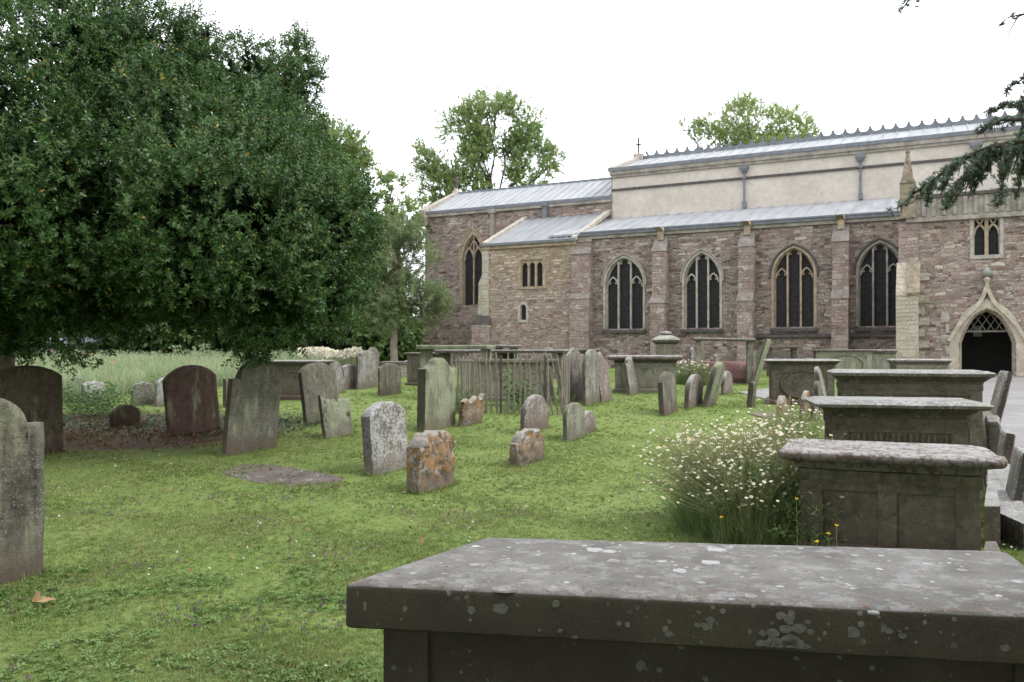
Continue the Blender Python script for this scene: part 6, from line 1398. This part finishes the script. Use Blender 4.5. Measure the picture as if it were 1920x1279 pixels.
# the big oxeye daisy clump beside the near tomb
def daisy_clump(label, spots, nst, hgt, rad, heads, lean=(0, 0), hr=.021, nleaf=900, seedh=.35, hspread=1.0, wb=.0):
    c = Vector(spots[0]); t = thing('daisy_clump', label, 'flowers', (c.x, c.y, gz(c.x, c.y)), 0, 'clumps of wild daisies'); sm = MB(); HP = []; HZ = []
    for i in range(nst):
        s_ = Vector(rnd.choice(spots)); a = rnd.uniform(0, 6.283); r_ = rad*.33*math.sqrt(rnd.random()); b = Vector((s_.x+r_*math.cos(a), s_.y+r_*math.sin(a))); hh = hgt*rnd.uniform(.45, 1.0)
        e = Vector((b.x+(hspread*rad*.85*math.cos(a)*rnd.uniform(.1, 1))+lean[0]*hh, b.y+hspread*rad*.85*math.sin(a)*rnd.uniform(.2, 1)+lean[1]*hh)); z0 = gz(b.x, b.y)-gz(c.x, c.y)
        hh = hh*(1.-.32*((e-b).length/(rad+.01))**2)
        p0 = Vector((b.x-c.x, b.y-c.y, z0)); p2 = Vector((e.x-c.x, e.y-c.y, hh)); p1 = p0.lerp(p2, .5)+Vector((-(e.x-b.x)*.2, -(e.y-b.y)*.2, hh*.12))
        sm.tube([p0, p1, p2], [.0028, .0022, .0016], 3, cap=False); HP.append(p2); HZ.append(Vector((rnd.gauss(0, .35), rnd.gauss(-.25, .35), 1)))
    sm.build('stems', M['stem'], t)
    HP = np.array(HP); HZ = np.array(HZ); k = rng.random(len(HP)) > seedh; dt = daisy_head(hr); V, Q = scatter(dt[0], dt[1], HP[k], HZ[k], rng.uniform(.75, 1.15, k.sum())); quads('flower_heads', V, Q, [white_m, yel_m], t, np.tile(dt[2], k.sum()))
    V, Q = scatter(*rosette(7, hr*.62, hr*.5, 3, .9), HP[~k], HZ[~k], rng.uniform(.8, 1.3, (~k).sum())); quads('seed_heads', V, Q, brown_m, t)
    for c_ in t.children: c_['kind'] = 'stuff'
    n_ = nleaf; S_ = np.array([tuple(Vector(rnd.choice(spots))-Vector((c.x, c.y))) for _ in range(n_)]); a = rng.uniform(0, 6.283, n_); r_ = rad*np.sqrt(rng.random(n_))*.62
    P_ = np.stack([S_[:, 0]+r_*np.cos(a), S_[:, 1]+r_*np.sin(a), np.zeros(n_)], -1); Z_ = np.stack([np.cos(a)*.5*r_/rad, np.sin(a)*.5*r_/rad, np.ones(n_)], -1)+rng.normal(size=P_.shape)*.12
    V, Q = scatter(*tuft(7, hgt*.55, .0026, .05, 77), P_, Z_, rng.uniform(.4, .9, n_)); V2, Q2 = scatter(*sprig(7, .16, .045, .012, .9, 9), P_+np.array([0, 0, 1])*rng.uniform(.02, hgt*.6, (n_, 1)), Z_+rng.normal(size=Z_.shape)*.4, rng.uniform(.7, 1.3, n_))
    V, Q, _m = merge([(V, Q, 0), (V2, Q2, 0)]); quads('foliage', V, Q, clump_m, t); return t
M['stem'] = foliage('flower_stem', [(.14, .18, .07), (.30, .28, .15)], .8, .1, .2); clump_m = foliage('clump_leaf', [(.075, .13, .036), (.12, .19, .06), (.19, .25, .10), (.28, .28, .15)], .6, .5, .2)
c1 = ground_hit(1390, 1020); c2 = ground_hit(1465, 1000); c3 = ground_hit(1330, 985)
daisy_clump('big sprawling clump of oxeye daisies leaning out from the crusted tomb', [(c1.x+.08, c1.y+.1), (c2.x, c2.y+.1), (c3.x+.12, c3.y), (c1.x+.05, c1.y+.5), (c2.x, c2.y+.6)], 1800, 1.0, .64, 0, (-.12, .0), nleaf=1500, hr=.0168, seedh=.4)
c4 = ground_hit(1500, 1030); daisy_clump('few tall daisies and yellow blooms in front of the crusted tomb', [(c4.x, c4.y), (c4.x+.12, c4.y-.05)], 16, .55, .3, 0, (.05, -.05), nleaf=320, seedh=.4)
c5 = ground_hit(1500, 880); daisy_clump('tall faded daisies with brown seed heads behind the crusted tomb', [(c5.x, c5.y), (c5.x+.15, c5.y+.5), (c5.x-.2, c5.y+.3)], 240, .95, .5, 0, nleaf=500, seedh=.6)
c6 = ground_hit(1312, 722); daisy_clump('small clump of white daisies among the worn stones in mid distance', [(c6.x, c6.y), (c6.x-.4, c6.y+.2)], 170, .8, .5, 0, hr=.035, nleaf=600)
# yellow hawkbit heads
yh = []
for px, py, Y in ((1493, 935, 6.2), (1553, 1000, 5.9), (1568, 985, 5.9), (1532, 1016, 5.8), (1352, 970, 6.4)): yh.append(at(px, py, Y))
t = thing('hawkbit', 'slender yellow hawkbit flowers in front of the crusted tomb', 'flowers', (yh[0].x, yh[0].y, 0)); hm = MB(); lb = Vector(t.location)
for p in yh: hm.tube([Vector((p.x+.02, p.y+.03, gz(p.x, p.y)))-lb, p-lb], [.0025, .0018], 4)
hm.build('stems', M['stem'], t); V, Q = scatter(*rosette(10, .018, .008, 4, .2), np.array([tuple(p-lb) for p in yh]), np.tile([0, -.3, 1.], (len(yh), 1)), np.full(len(yh), 1.)); quads('flower_heads', V, Q, foliage('yellow_petal', [(.65, .42, .02), (.75, .55, .04)], .7, .3, .1), t)
# nettles and weeds round the railings and by the brown stones
nettle_m = foliage('nettle_leaf', [(.05, .10, .03), (.08, .15, .045), (.12, .19, .06)], .6, .3, .2); nsp = sprig(12, .7, .13, .07, .7, 21)
def weed_patch(label, pts, n, sz, rad, name='weeds'):
    c = ground_hit(*pts[0]); t = thing(name, label, 'weeds', (c.x, c.y, c.z), 0, 'patches of weeds'); P = []
    for p_ in pts:
        q = ground_hit(*p_); P.append(np.stack([q.x+rng.normal(size=n)*rad, q.y+rng.normal(size=n)*rad*.6, np.zeros(n)], -1))
    P = np.concatenate(P); P[:, 2] = g(P[:, 0], P[:, 1])+rng.uniform(-.1, .12, len(P)); V, Q = scatter(nsp[0], nsp[1], P-np.array(c), np.tile([0, 0, 1.], (len(P), 1))+rng.normal(size=P.shape)*.25, sz*rng.uniform(.5, 1.2, len(P))); quads('foliage', V, Q, nettle_m, t); return t
weed_patch('nettles growing round the white crusted stone in the meadow', [(150, 775), (185, 780), (205, 770), (170, 782)], 26, .8, .4)
weed_patch('long weeds growing through the foot of the railings', [(880, 768), (920, 775), (960, 778), (1000, 772), (985, 775), (1050, 765)], 16, .34, .3)
weed_patch('green stems climbing the middle of the railings', [(968, 768), (975, 765), (985, 768)], 7, 1.25, .07)
weed_patch('weeds sprouting beside the tall green streaked headstone', [(862, 775), (868, 768)], 18, .7, .12)
weed_patch('weeds among the worn stones below the aisle windows', [(1395, 700), (1290, 715), (1408, 690)], 24, .6, .35)
weed_patch('fern like weeds at the foot of the wide leaning grey headstone', [(590, 800), (640, 797)], 12, .3, .15)
